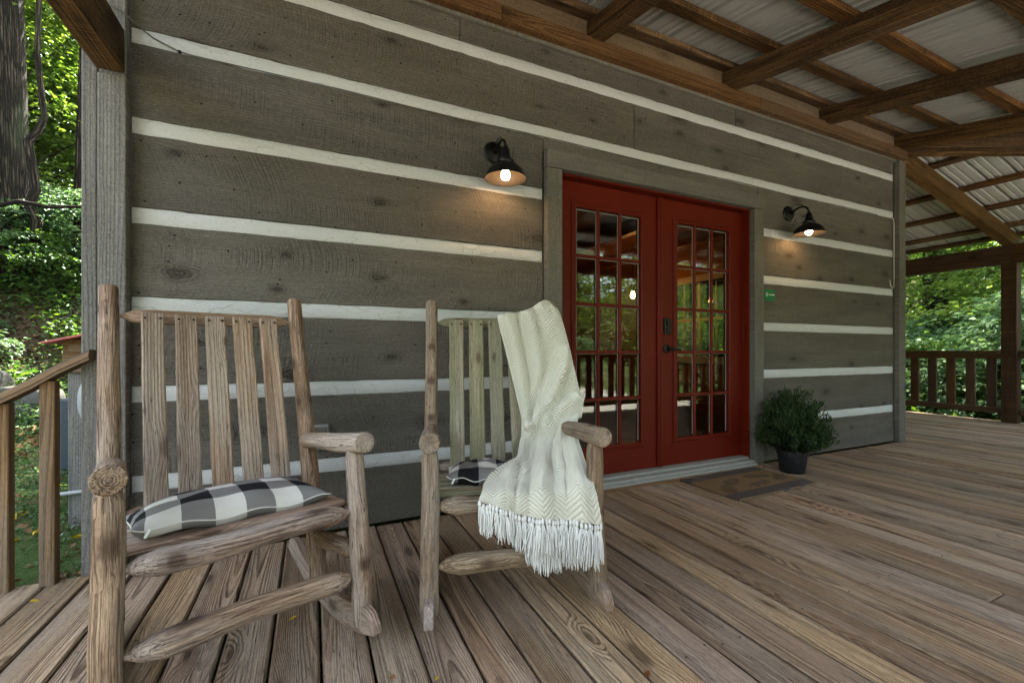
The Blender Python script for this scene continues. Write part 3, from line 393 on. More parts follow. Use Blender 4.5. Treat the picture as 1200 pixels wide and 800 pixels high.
def leafmat(name, lo, hi, trans=.5, gloss=.12):
    t = NT(name); r = t.attr('rnd', 'Fac')
    c = t.mix(r, lo, hi)
    d = t.t.nodes.new('ShaderNodeBsdfDiffuse'); t.link(d, 0, c)
    tl = t.t.nodes.new('ShaderNodeBsdfTranslucent'); t.link(tl, 0, t.hsv(c, .485, 1.15, 1.5))
    mx = t.t.nodes.new('ShaderNodeMixShader'); mx.inputs[0].default_value = trans
    t.t.links.new(d.outputs[0], mx.inputs[1]); t.t.links.new(tl.outputs[0], mx.inputs[2])
    g = t.t.nodes.new('ShaderNodeBsdfGlossy'); g.inputs['Roughness'].default_value = .5; g.inputs['Color'].default_value = (.8, .9, .85, 1)
    fr = t.t.nodes.new('ShaderNodeFresnel'); fr.inputs[0].default_value = 1.4
    m2 = t.t.nodes.new('ShaderNodeMixShader'); t.link(m2, 0, t.mul(fr.outputs[0], gloss*2))
    t.t.links.new(mx.outputs[0], m2.inputs[1]); t.t.links.new(g.outputs[0], m2.inputs[2])
    t.t.links.new(m2.outputs[0], t.out.inputs[0]); return t.mat
M['leaf'] = leafmat('broad_leaf', (.035, .085, .015), (.085, .15, .024))
M['leaf_b'] = leafmat('bluish_leaf', (.045, .10, .038), (.11, .175, .065), .5)
M['leaf_y'] = leafmat('sun_tinted_leaf', (.055, .115, .02), (.135, .20, .04), .6)  # lighter, yellower leaf with sunlight put into its colour
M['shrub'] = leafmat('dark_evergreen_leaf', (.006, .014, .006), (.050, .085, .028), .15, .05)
M['litter'] = leafmat('brown_leaf_litter', (.07, .04, .022), (.20, .13, .07), .15, 0)
M['cover'] = leafmat('low_ground_cover', (.03, .07, .022), (.085, .14, .045), .35)
M['yellow'] = leafmat('fallen_yellow_leaf', (.42, .30, .03), (.5, .36, .05), .2, 0)
M['rust'] = leafmat('fallen_rust_leaf', (.16, .06, .02), (.3, .13, .04), .15, 0)
def bark():
    t = NT('furrowed_bark'); u, v, w = t.sep(t.attr('gco', 'Vector'))
    a = t.noise(t.vec(t.mul(u, 1.6), t.mul(v, 11.0), t.mul(w, 11.0)), 1.0, 4, .6)
    b = t.vor(t.vec(t.add(t.mul(u, 1.5), t.mul(a, 1.2)), t.add(t.mul(v, 26.0), t.mul(a, 1.0)), t.mul(w, 26.0)), 1.0, '3D'); b.feature = 'DISTANCE_TO_EDGE'
    e = t.mul(t.ss(b.outputs['Distance'], .0, .3), t.ss(a, .25, .6, .45, 1.0))
    f = t.noise(t.vec(t.mul(u, 10.0), t.mul(v, 60.0), t.mul(w, 60.0)), 1.0, 4, .6)
    c = t.mix(e, (.007, .005, .0035), (.115, .085, .057)); c = t.mix(t.mul(t.ss(f, .35, .65), .6), c, (.016, .012, .008))
    c = t.mix(t.mul(t.ss(t.noise(t.vec(t.mul(u, .7), t.mul(v, 2.0), w), 1.0, 3), .55, .75), .4), c, (.09, .11, .055))
    t.principled(c, .9, t.bump(t.add(e, t.mul(f, .5)), 1.0, .09), 0, .15); M['bark'] = t.mat
bark()
def ground():
    t = NT('forest_ground'); co = t.coord(); x, y, z = t.sep(co)
    n = t.noise(co, .8, 5, .65); n2 = t.noise(co, 4.0, 5, .7); n3 = t.noise(co, 30, 4, .7)
    soil = t.mix(n3, (.035, .022, .013), (.12, .082, .05)); moss = t.mix(n3, (.022, .045, .012), (.07, .11, .03))
    hill = t.ss(z, .1, .7)
    g = t.mul(t.ss(t.add(n, t.mul(n2, .5)), .62, .85), t.sub(1.0, t.mul(hill, .75)))
    c = t.mix(g, soil, moss)
    t.principled(c, .95, t.bump(t.add(n2, n3), .8, .04), 0, .1); M['ground'] = t.mat
    t = NT('pale_gravel'); co = t.coord(); v = t.vor(co, 28, '3D'); n = t.noise(co, 1.2, 4)
    c = t.mix(v.outputs['Distance'], (.36, .34, .30), (.20, .185, .16)); c = t.mix(t.mul(n, .4), c, (.25, .22, .17))
    t.principled(c, .95, t.bump(v.outputs['Distance'], .6, .02), 0, .1); M['gravel'] = t.mat
    t = NT('mossy_stone'); co = t.coord(); n = t.noise(co, 4, 6, .7); n2 = t.noise(co, 18, 5, .7)
    c = t.mix(n2, (.045, .042, .036), (.13, .125, .11)); c = t.mix(t.ss(n, .48, .6), c, (.045, .06, .02))
    t.principled(c, .9, t.bump(t.add(n, n2), .9, .03), 0, .2); M['stone'] = t.mat
ground()
M['coir'] = None
def coir():
    t = NT('coir_mat'); co = t.coord(); x, y, z = t.sep(co)
    f = t.noise(t.vec(t.mul(x, 120.0), t.mul(y, 220.0), 0.0), 1.0, 4, .7); n = t.noise(co, 9, 3)
    c = t.mix(f, (.10, .06, .027), (.27, .17, .08))
    ay = t.m('ABSOLUTE', y)
    st = t.mul(t.ss(ay, .140, .146), 1.0)
    stripe = t.mul(st, t.ss(t.m('FRACT', t.mul(t.add(ay, .004), 42.0)), .1, .3, .1, 1.0))
    # dark leafy sprigs in the middle
    d = None
    for (px, py, a, rx, ry) in ((-.12, .03, .4, .11, .05), (.16, .05, -.3, .12, .045), (.03, -.07, .2, .13, .04), (-.28, -.06, .8, .11, .05), (.30, -.04, .5, .1, .05)):
        ca, sa = math.cos(a), math.sin(a); dx, dy = t.sub(x, px), t.sub(y, py)
        e1 = t.m('DIVIDE', t.add(t.mul(dx, ca), t.mul(dy, sa)), rx); e2 = t.m('DIVIDE', t.sub(t.mul(dy, ca), t.mul(dx, sa)), ry)
        q = t.add(t.add(t.mul(e1, e1), t.mul(e2, e2)), t.mul(t.sub(t.noise(co, 32, 3, .7), .5), 4.5))
        k = t.ss(q, .7, 1.0, 1.0, 0.0); d = k if d is None else t.m('MAXIMUM', d, k)
    c = t.mix(t.mul(d, .5), c, (.028, .024, .022))
    c = t.mix(stripe, c, t.mix(f, (.02, .02, .022), (.10, .095, .095)))
    c = t.mix(t.mul(t.ss(n, .5, .7), .2), c, (.2, .17, .13))
    t.principled(c, .97, t.bump(f, .8, .006), 0, .1); M['coir'] = t.mat
coir()
M['sill'] = simple('grey_threshold', (.27, .27, .235), .6, 0, .3, .2, 14, .2, 80)
M['pot'] = simple('black_plastic_pot', (.009, .0095, .011), .42, 0, .4, .2)
M['screw'] = simple('weathered_screw', (.07, .058, .048), .6, .4)
M['slate'] = simple('slate_blue_metal', (.035, .048, .062), .5, .2, .4, .15)
M['grey_plastic'] = simple('pale_grey_plastic', (.24, .25, .255), .45, 0, .4, .12)
M['redmetal'] = simple('faded_red_metal', (.36, .085, .07), .5, .1, .4, .25)
M['green'] = simple('green_vinyl', (.0, .13, .04), .45, 0, .4, .05)
M['white'] = simple('white_print', (.75, .78, .72), .6, 0, .3, .05)
M['cable'] = simple('dull_cable', (.10, .09, .075), .6)
M['whitecable'] = simple('white_cable', (.5, .48, .42), .6)
M['outlet'] = simple('grey_outlet_cover', (.20, .2, .19), .5)
M['indoor_white'] = simple('cream_indoor_trim', (.62, .56, .42), .5)
M['indoor_dark'] = simple('dark_indoor_floor', (.06, .045, .03), .4, var=.4)
def wpart(mb, name, mat, parent, smooth=False, angle=None):
    o = mb.build(name, mat, parent, smooth, angle)
    if parent is not None and parent.type == 'EMPTY': o.location = -Vector(parent.location)
    return o
SL = .214                                    # roof pitch
WX0, WX1, WY = -.73, 5.44, 2.44              # wall ends, board face
DX0, DX1 = 1.447, 3.257                      # door opening

# ------------------------------------------------------------------ deck
mb = MB(); k = -19
W = .1427
y_mid = [1.02, .35, 1.7]
while True:
    x0 = .023+W*k; xc = x0+W/2
    if xc > 8.38: break
    if xc < -2.45: k += 1; continue
    y1 = 2.435 if xc < WX0-.14 or xc < WX1+.1 else 9.0
    if xc < WX0-.14: y1 = 2.40
    dz = random.uniform(-.003, .003)
    segs = [(-.55, y1)]
    if y1 > 5: segs = [(-.55, 3.6+.9*math.sin(k*2.1)), (3.6+.9*math.sin(k*2.1)+.004, 9.0)]
    elif k % 3 == 1 and xc > .9: j = .3+.5*math.sin(k*1.7); segs = [(-.55, j), (j+.004, y1)]
    for a, b in segs:
        mb.box((xc, (a+b)/2, -.014+dz), (W-.007+random.uniform(-.0015, .001), b-a, .028), 1, .006, n=6, jit=.0008)
    k += 1
rs_ = random.Random(5); kk = -19
while kk < 62:
    xc = .023+W*kk+W/2; kk += 1
    if xc < -2.4 or xc > 8.3: continue
    for yy in (-.45, .2, 1.0, 1.8, 2.33):
        for dx in (-.045, .045):
            mb.lathe([(0, .0006), (.0036, .0006), (.0044, -.001)], (xc+dx+rs_.uniform(-.006, .006), yy+rs_.uniform(-.012, .012), .0006), 8, mat=1)
deck = tag(mb.build('deck', [M['deck'], M['screw']], angle=35), kind='structure')
mb = MB()
mb.box((2.95, -.54, -.13), (10.9, .04, .2), 0); mb.box((8.42, 4.2, -.13), (.04, 9.5, .2), 1); mb.box((-2.47, .9, -.13), (.04, 2.9, .2), 1); mb.box((-1.66, 2.37, -.13), (1.6, .04, .2), 0)
for y in (.2, 1.0, 1.8): mb.box((2.95, y, -.13), (10.8, .05, .19), 0)
tag(mb.build('deck_frame', M['post_grey']), kind='structure')

# ------------------------------------------------------------------ cabin
cabin = empty('log_cabin', (2.35, 2.5, 0), 'grey plank log cabin with white chinking stripes and red French doors', 'cabin')
stripe = [.315, .712, 1.109, 1.506, 1.903, 2.30, 2.685]; SH = .07
rows = []; lo = .012
for s_ in stripe: rows.append((lo, s_)); lo = s_+SH
rows.append((lo, 2.93))
TX0, TX1, TT = 1.335, 3.367, 2.209           # trim outside
def seg_x(z0, z1):
    return [(WX0, WX1)] if z0 >= TT-.02 else [(WX0, TX0), (TX1, WX1)]
mb = MB()
joints = {6: [2.066], 7: [.78, 3.1], 5: []}
for i, (z0, z1) in enumerate(rows):
    if z0 < TT < z1: parts = [(WX0, TX0, z0, z1), (TX0, TX1, TT+.002, z1), (TX1, WX1, z0, z1)]
    else: parts = [(a, b, z0, z1) for a, b in seg_x(z0, z1)]
    for a, b, c, d in parts:
        if i in joints and b-a > 4:
            xs = [a]+joints[i]+[b]
        else: xs = [a, b]
        for p, q in zip(xs[:-1], xs[1:]):
            mb.box(((p+q)/2, WY+.018+random.uniform(-.002, .002), (c+d)/2), (q-p-.003, .036, d-c-.002), 0, .0035, n=max(2, int((q-p)/.06)), jit=.003)
wpart(mb, 'wall_boards', M['wall'], cabin, angle=35)
mb = MB()
for s_ in stripe:
    for a, b in seg_x(s_, s_+SH):
        # chinking: a long strip with wavy edges, slightly rounded face
        n = int((b-a)/.035); V = []; F = []; G = []
        w0 = random.random()*9
        for i_ in range(n+1):
            x = a+.004+(b-a-.008)*i_/n
            e0 = .0015*math.sin(x*23+w0)+random.uniform(-.0022, .0022); e1 = .0015*math.sin(x*19+w0*2)+random.uniform(-.0022, .0022)
            bul = .002*math.sin(x*7+w0)
            for zz, yy in ((s_-.004, WY+.03), (s_-.003+e0*.8, WY+.010), (s_+.003+e0, WY+.006+bul*.5), (s_+SH*.5, WY+.005+bul), (s_+SH-.003+e1, WY+.006+bul*.5), (s_+SH+.002+e1*.8, WY+.010), (s_+SH+.004, WY+.03)):
                V.append((x, yy, zz)); G.append((x, zz, 0))
        for i_ in range(n):
            for j in range(6): F.append((i_*7+j, (i_+1)*7+j, (i_+1)*7+j+1, i_*7+j+1))
        mb._add(V, F, G, random.random())
wpart(mb, 'chinking', M['chink'], cabin, angle=50)
mb = MB()                                     # backing of the front wall, round the door
for x0, x1, z0, z1 in ((WX0-.02, TX0+.06, 0, 2.95), (TX1-.06, WX1+.02, 0, 2.95), (TX0+.06, TX1-.06, 2.13, 2.95)):
    mb.box(((x0+x1)/2, WY+.10, (z0+z1)/2), (x1-x0, .12, z1-z0), 0, .001)
wpart(mb, 'wall_core', M['post_grey'], cabin)
# side walls, back wall, ceiling, floor of the room behind the doors
mb = MB()
mb.box((WX0+.06, 5.6, 1.5), (.12, 6.06, 3.0), 1)
wpart(mb, 'side_wall', M['wall'], cabin)
mb = MB(); xw = WX1-.06
for y0, y1, z0, z1 in ((2.6, 4.25, 0, 3.0), (5.45, 8.6, 0, 3.0), (4.25, 5.45, 0, .85), (4.25, 5.45, 1.98, 3.0)):
    mb.box((xw, (y0+y1)/2, (z0+z1)/2), (.12, y1-y0, z1-z0), 1, .001)
wpart(mb, 'side_wall', M['wall'], cabin)
mb = MB()
for y0, y1, z0, z1 in ((2.6, 4.15, 0, 2.6), (5.55, 8.0, 0, 2.6), (4.15, 5.55, 0, .75), (4.15, 5.55, 2.08, 2.6)):
    h = z1-z0; nb = max(1, round(h/.16))
    for q in range(nb): mb.box((xw-.072, (y0+y1)/2, z0+h*(q+.5)/nb), (.02, y1-y0-.002, h/nb-.003), 1, .003)
for q in range(16): mb.box((2.35, 8.0, .08+q*.1625), (6.0, .02, .1595), 0, .003)
for q in range(16): mb.box((WX0+.132, 5.3, .08+q*.1625), (.02, 5.38, .1595), 1, .003)
wpart(mb, 'indoor_panelling', M['pine'], cabin)
mb = MB()
for q in range(36): mb.box((2.35, 2.64+q*.15, 2.61), (6.0, .147, .02), 0, .003)
for q in range(5): mb.box((.2+q*1.15, 5.3, 2.50), (.11, 5.3, .18), 1, .008)
wpart(mb, 'indoor_ceiling', M['pine'], cabin)
mb = MB()
for q in range(48): mb.box((2.35, 2.66+q*.112, .045), (6.0, .11, .02), 0, .001)
wpart(mb, 'indoor_floor', M['indoor_dark'], cabin)
win = MB()
for y, z, sy, sz in ((4.2, 1.415, .1, 1.33), (5.5, 1.415, .1, 1.33), (4.85, .8, 1.2, .1), (4.85, 2.03, 1.2, .1)): win.box((xw-.085, y, z), (.05, sy, sz), 1 if sy > sz else 2, .005)
win.box((xw, 4.85, 1.415), (.05, .06, 1.13), 2, .004); win.box((xw, 4.85, 1.415), (.045, 1.2, .05), 1, .004)
for y in (4.55, 5.15): win.box((xw, y, 1.415), (.03, .025, 1.13), 2, .002)
wn = wpart(win, 'window', M['indoor_white'], cabin)
g = MB(); g.box((xw+.02, 4.85, 1.415), (.006, 1.2, 1.13), 1, .0005); g.build('pane', M['dimglass'], wn)
mb = MB(); mb.box((2.35, 5.6, 2.98), (6.2, 6.0, .06), 0)
# main roof over the rooms: two slopes, ridge along x
V = [(-1.2, 2.25, 3.25), (5.9, 2.25, 3.25), (5.9, 5.6, 4.95), (-1.2, 5.6, 4.95), (-1.2, 8.9, 3.25), (5.9, 8.9, 3.25)]
mb._add(V, [(0, 1, 2, 3), (3, 2, 5, 4), (0, 3, 4), (1, 5, 2)], [(p[0], p[1], 0) for p in V], .5)
wpart(mb, 'roof', M['roofmetal'], cabin)
# back wall outside
mb = MB(); mb.box((2.35, 8.55, 1.5), (6.2, .12, 3.0), 0); wpart(mb, 'back_wall', M['wall'], cabin)
# corner boards
def part_box(name, mat, c, s, axis, n=4, jit=.0008, c_=.004):
    m = MB(); m.box(c, s, axis, c_, n=n, jit=jit); return wpart(m, name, mat, cabin, angle=35)
part_box('corner_board', M['post_grey'], (-.774, 2.405, 1.056), (.094, .05, 2.112), 2)
part_box('corner_board', M['post_grey'], (-.849, 2.412, 1.46), (.05, .05, 2.92), 2)
part_box('corner_board', M['post_grey'], (-.776, 2.415, 2.515), (.092, .045, .80), 2)
part_box('corner_board', M['trim'], (5.498, 2.413, 1.45), (.115, .05, 2.88), 2)
part_box('corner_board', M['trim'], (5.46, 2.53, 1.45), (.035, .17, 2.88), 2)
# door casing
cas = empty('door_casing', (0, 0, 0)); cas.parent = cabin; cas.location = -Vector(cabin.location)
def cbox(c, s, axis, name='casing_board', mat='trim', parent=cas):
    m = MB(); m.box(c, s, axis, .004, n=5, jit=.0008); return m.build(name, M[mat], parent, angle=35)
cbox(((DX0+TX0)/2, 2.41, 1.048), (DX0-TX0, .05, 2.092), 2)
cbox(((DX1+TX1)/2, 2.41, 1.048), (TX1-DX1, .05, 2.092), 2)
cbox((2.351, 2.408, 2.153), (TX1-TX0, .054, .112), 0)
# red frame: jambs and head, sill
for c, s, ax in (((DX0-.012, 2.49, 1.06), (.034, .11, 2.07), 2), ((DX1+.012, 2.49, 1.06), (.034, .11, 2.07), 2), ((2.352, 2.49, 2.103), (1.84, .11, .034), 0)):
    m = MB(); m.box(c, s, ax, .003); m.build('door_jamb', M['red'], cas)
m = MB()
for y, z, d, hh in ((2.50, .062, .12, .02), (2.415, .046, .06, .022), (2.385, .03, .05, .02)): m.box((2.352, y, z), (1.81, d, hh), 0, .004)
m.build('threshold', M['sill'], cas)
m = MB(); m.box((2.352, 2.405, .008), (1.95, .10, .024), 0, .004, n=5, jit=.001); m.build('sill_board', M['rail'], cas)
# doors
def door(cx, hand):
    x0, x1 = cx-.447, cx+.447; z0, z1 = .075, 2.083; y = 2.525
    gx0, gx1, gz0, gz1 = cx-.279, cx+.279, .275, 1.915
    m = MB()
    for a, b, c, d in ((x0, gx0, z0, z1), (gx1, x1, z0, z1), (gx0, gx1, z0, gz0), (gx0, gx1, gz1, z1)):
        m.box(((a+b)/2, y, (c+d)/2), (b-a, .044, d-c), 2, .0006)
    d_ = wpart(m, 'french_door', M['red'], cabin)
    m = MB(); f = .03                              # raised glazing frame: two steps
    for dy, off, ww in ((-.029, 0, .022), (-.026, .022, .014)):
        for a, b, c, e in ((gx0-off-ww, gx0-off, gz0-off-ww, gz1+off+ww), (gx1+off, gx1+off+ww, gz0-off-ww, gz1+off+ww), (gx0-off, gx1+off, gz0-off-ww, gz0-off), (gx0-off, gx1+off, gz1+off, gz1+off+ww)):
            m.box(((a+b)/2, y+dy, (c+e)/2), (b-a, .016, e-c), 2, .004)
    for k in (1, 2):
        xx = gx0+(gx1-gx0)*k/3; m.box((xx, y-.022, (gz0+gz1)/2), (.022, .02, gz1-gz0), 2, .006)
    for k in range(1, 5):
        zz = gz0+(gz1-gz0)*k/5; m.box(((gx0+gx1)/2, y-.0225, zz), (gx1-gx0, .02, .022), 0, .006)
    m.build('muntin', M['red'], d_)
    m = MB(); m.box((cx, y-.008, (gz0+gz1)/2), (gx1-gx0-.002, .005, gz1-gz0-.002), 2, .0004); m.build('glass', M['glass'], d_)
    m = MB()
    for k in range(5):
        za = gz0+(gz1-gz0)*k/5+.012; zb = gz0+(gz1-gz0)*(k+1)/5-.012
        for q in range(3):
            xa = gx0+(gx1-gx0)*q/3+.012; xb = gx0+(gx1-gx0)*(q+1)/3-.012
            for a, b, c, e in ((xa-.002, xa+.003, za, zb), (xb-.003, xb+.002, za, zb), (xa, xb, zb-.003, zb+.002)):
                m.box(((a+b)/2, y-.0135, (c+e)/2), (b-a, .003, e-c), 2, .0005)
    m.build('glazing_bead', M['sill'], d_)
    return d_
dl = door(1.897, 0); dr = door(2.807, 1)
m = MB(); m.box((2.352, 2.492, 1.08), (.045, .026, 2.0), 2, .006); m.box((2.352, 2.476, 1.08), (.02, .012, 2.0), 2, .004); m.build('astragal', M['red'], dl)
kx = 2.43
m = MB(); m.box((kx, 2.494, 1.125), (.062, .018, .12), 2, .008); m.box((kx, 2.482, 1.10), (.044, .014, .035), 0, .005); m.lathe([(.0, 0), (.02, .0), (.02, .012), (0, .012)], (kx, 2.486, 1.15), 20, Matrix.Rotation(R(90), 3, 'X')); m.build('deadbolt', M['black'], dr, angle=30)
m = MB(); rx = Matrix.Rotation(R(90), 3, 'X')
m.lathe([(0, 0), (.033, 0), (.033, .008), (.014, .014), (.012, .04), (0, .04)], (kx, 2.503, .955), 24, rx)
m.tube([(kx, 2.468, .955), (kx+.02, 2.462, .955), (kx+.06, 2.462, .953), (kx+.105, 2.464, .95)], [.011, .012, .010, .008], 12)
m.build('door_handle', M['black'], dr, angle=40)
for zz in (.35, 1.08, 1.85):
    m = MB(); m.tube([(DX1-.002, 2.492, zz-.05), (DX1-.002, 2.492, zz+.05)], .007, 10); m.build('hinge', M['red'], dr)

# ------------------------------------------------------------------ porch roof
pr = empty('porch_roof', (3.5, 1, 3.0), 'open brown timber porch roof with ribbed grey metal sheets', 'porch roof')
def P(name, mb, mat='beam', angle=35): return wpart(mb, name, M[mat], pr, angle=angle)
def one(name, p0, p1, w, h, mat='beam', up=(0, 0, 1), n=8, jit=.0015):
    m = MB(); m.beam(p0, p1, w, h, up, .005, n=n, jit=jit); return P(name, m, mat)
yE = -.62
zr = lambda d: 3.0-d*SL                       # underside of rafters, d = horizontal distance from the wall
# ledger and lookout boards
m = MB(); 
for a, b in ((-.9, 1.02), (1.024, 3.3), (3.304, 5.56)): m.beam((a, 2.408, 2.95), (b, 2.408, 2.95), .075, .095, n=12, jit=.001)
P('ledger', m, 'ledger')
m = MB(); m.beam((-.75, 2.43, 2.888), (5.44, 2.43, 2.888), .03, .024); P('trim_strip', m, 'trim')
rx_ = [-.79, .46, 1.71, 2.98, 4.22, 5.47]
RH, RW = .135, .095
for i, x in enumerate(rx_):
    d0 = 0.02; y0 = 2.445
    one('rafter', (x, y0, zr(0)+RH/2), (x, yE, zr(y0-yE)+RH/2), RW, RH)
for x in (6.72, 7.95):
    y0 = 2.45-(x-5.45)-.1
    one('rafter', (x, y0, zr(2.45-y0)+RH/2), (x, yE, zr(2.45-yE)+RH/2), RW, RH)
m = MB()
for a, b in zip(rx_[:-1], rx_[1:]): m.beam((a+RW/2+.003, 2.434, 3.087), (b-RW/2-.003, 2.434, 3.087), .02, .172, n=4)
P('blocking', m, 'pale')
d_h = Vector((1, -1, 0)).normalized()
for off, zz in ((-.05, 0), (.05, -.012)):
    a = Vector((5.50, 2.42, 3.0+RH/2+zz))+Vector((1, 1, 0)).normalized()*off; L = 3.07
    one('hip_rafter', a, a+Vector((L, -L, -L*SL)), .09, RH+.02)
for y in (2.49, 3.72, 4.95, 6.18, 7.4):
    x0 = 5.47
    one('rafter', (x0, y, zr(0)+RH/2-.04), (8.6, y, zr(3.13)+RH/2-.04), RW+.02, RH+.03)
# purlins
PH = .04
for y in (2.37, 2.02, 1.55, 1.02, .47, -.08, -.5):
    d = 2.45-y; z = zr(d)+RH+PH/2
    one('purlin', (-1.3, y, z), (5.45+d, y, z), .095, PH, up=(0, -SL, 1))
for x in (5.72, 6.25, 6.95, 7.58, 8.2, 8.55):
    d = x-5.45; z = zr(d)+RH+PH/2
    one('purlin', (x, 2.45-d, z), (x, 8.9, z), .095, PH, up=(SL, 0, 1), n=14)
# ribbed sheets, trimmed along the hip
def sheet(run):
    m = MB(); pit = .2286; prof = [(0, 0), (.068, 0), (.074, .010), (.086, .010), (.092, 0), (.132, 0), (.138, .010), (.150, .010), (.156, 0), (.1885, 0), (.198, .030), (.219, .030), (.2286, 0)]
    zz = lambda d: zr(d)+RH+PH+.004
    V = []; F = []; G = []
    if run == 'front':
        x = -1.35
        while x < 8.7:
            for px, pz in prof:
                X = x+px; dt = max(-.03, X-5.45); d1 = 2.45-yE+.1
                if dt > d1-.01: dt = d1-.01
                V += [(X, 2.45-dt, zz(dt)+pz), (X, 2.45-d1, zz(d1)+pz)]; G += [(X, 0, 0)]*2
            x += pit
    else:
        y = yE-.1
        while y < 9:
            for px, pz in prof:
                Y = y+px; dt = max(-.03, 2.45-Y); d1 = 3.2
                if dt > d1-.01: dt = d1-.01
                V += [(5.45+dt, Y, zz(dt)+pz), (5.45+d1, Y, zz(d1)+pz)]; G += [(Y, 0, 0)]*2
            y += pit
    n = len(V)//2
    for i in range(n-1): F.append((2*i, 2*i+1, 2*i+3, 2*i+2))
    m._add(V, F, G, .5); return m
P('metal_sheet', sheet('front'), 'roofmetal', None); P('metal_sheet', sheet('side'), 'roofmetal', None)
# header beams on the posts
one('header_beam', (-.775, 2.375, 2.213), (-.775, -.50, 2.213), .095, .186)
one('header_beam', (-.83, -.45, 2.213), (5.3, -.45, 2.213), .12, .236); one('header_beam', (5.303, -.45, 2.213), (8.41, -.45, 2.213), .12, .236)
one('header_beam', (8.35, -.385, 2.21), (8.35, 2.46, 2.21), .12, .24, 'darkpost'); one('header_beam', (8.35, 2.463, 2.21), (8.35, 9.0, 2.21), .12, .24, 'darkpost')
for i, (x, y, lab) in enumerate(((8.34, 2.47, 'brown porch post at the right, beside the baluster railing'), (8.34, 7.0, 'brown porch post hidden far down the side porch'), (8.34, -.45, 'brown porch post at the outer front corner of the porch'), (4.9, -.45, 'brown porch post right of the porch steps'), (2.3, -.45, 'brown porch post in the middle of the front railing'), (-.775, -.45, 'brown porch post under the outer end of the left header beam'))):
    m = MB(); m.box((0, 0, 1.045), (.145, .145, 2.085), 2, .006, n=8, jit=.001)
    o = m.build('porch_post', M['darkpost'], angle=35); o.location = (x, y, 0)
    tag(o, lab, 'post', 'posts holding up the porch roof')
# railings
def railing(name, p0, p1, label, horiz=.207, mat='brail', bw=.095, top=.925):
    p0, p1 = Vector(p0), Vector(p1); L = (p1-p0).length; d = (p1-p0).normalized(); nrm = Vector((-d.y, d.x, 0))
    o = empty(name, p0, label, 'railing', 'porch railings')
    def q(n_, mb): b = mb.build(n_, M[mat], o, angle=35); b.location = -p0; return b
    z = Vector((0, 0, 1))
    m = MB(); m.beam(p0+z*top, p1+z*top, .09, .038, n=6, jit=.001); m.beam(p0+z*(top-.055), p1+z*(top-.055), .036, .07); q('top_rail', m)
    m = MB(); m.beam(p0+z*.145, p1+z*.145, .045, .075); q('bottom_rail', m)
    n = int(L/horiz); s0 = (L-(n-1)*horiz)/2
    for i in range(n):
        b = p0+d*(s0+i*horiz)-nrm*.04
        m = MB(); m.beam(b+z*.12, b+z*(top-.03), bw, .036, up=nrm, c_=.003); q('baluster', m)
    return o
railing('porch_railing', (8.35, 2.55, 0), (8.35, 6.92, 0), 'brown baluster railing between the right post and the grey cabin corner')
railing('porch_railing', (8.35, -.37, 0), (8.35, 2.39, 0), 'brown baluster railing running on past the right post')
railing('porch_railing', (-.70, -.45, 0), (2.22, -.45, 0), 'front porch railing behind the rocking chairs, seen mirrored in the doors', mat='rail')
railing('porch_railing', (2.38, -.45, 0), (4.82, -.45, 0), 'front porch railing mirrored in the lower panes of the red doors', mat='rail')
railing('porch_railing', (4.98, -.45, 0), (8.26, -.45, 0), 'front porch railing reaching the outer porch corner', mat='rail')
# stair rail at the left
o = empty('stair_handrail', (-1.0, 2.38, 0), 'weathered sloping stair handrail on two square balusters at deck edge', 'handrail')
def SR(n_, mb): b = mb.build(n_, M['rail'], o, angle=35); b.location = (1.0, -2.38, 0); return b
m = MB(); pts = [(-.83, .925), (-.92, .873), (-1.0, .815), (-1.14, .728), (-1.5, .52), (-2.3, .06)]
prev = None; sec = []
for i, (x, z) in enumerate(pts):
    sec.append((x, z))
V = []; F = []; G = []
for x, z in sec:
    for dy, dz in ((-.045, -.022), (.045, -.022), (.048, .0), (.04, .02), (-.04, .02), (-.048, 0)):
        V.append((x, 2.375+dy, z+dz)); G.append((x, dy, dz))
for i in range(len(sec)-1):
    for j in range(6): F.append((i*6+j, i*6+(j+1) % 6, (i+1)*6+(j+1) % 6, (i+1)*6+j))
F += [tuple(range(6)), tuple(range(len(sec)*6-1, len(sec)*6-7, -1))]
m._add(V, F, G, .3); SR('handrail', m)
for x0, zt in ((-.965, .82), (-1.098, .735), (-1.23, .65)):
    m = MB(); m.box((x0, 2.372, zt/2+.0), (.047, .045, zt), 2, .003, n=4, jit=.001, rnd=random.uniform(.2, .8)); SR('baluster', m)

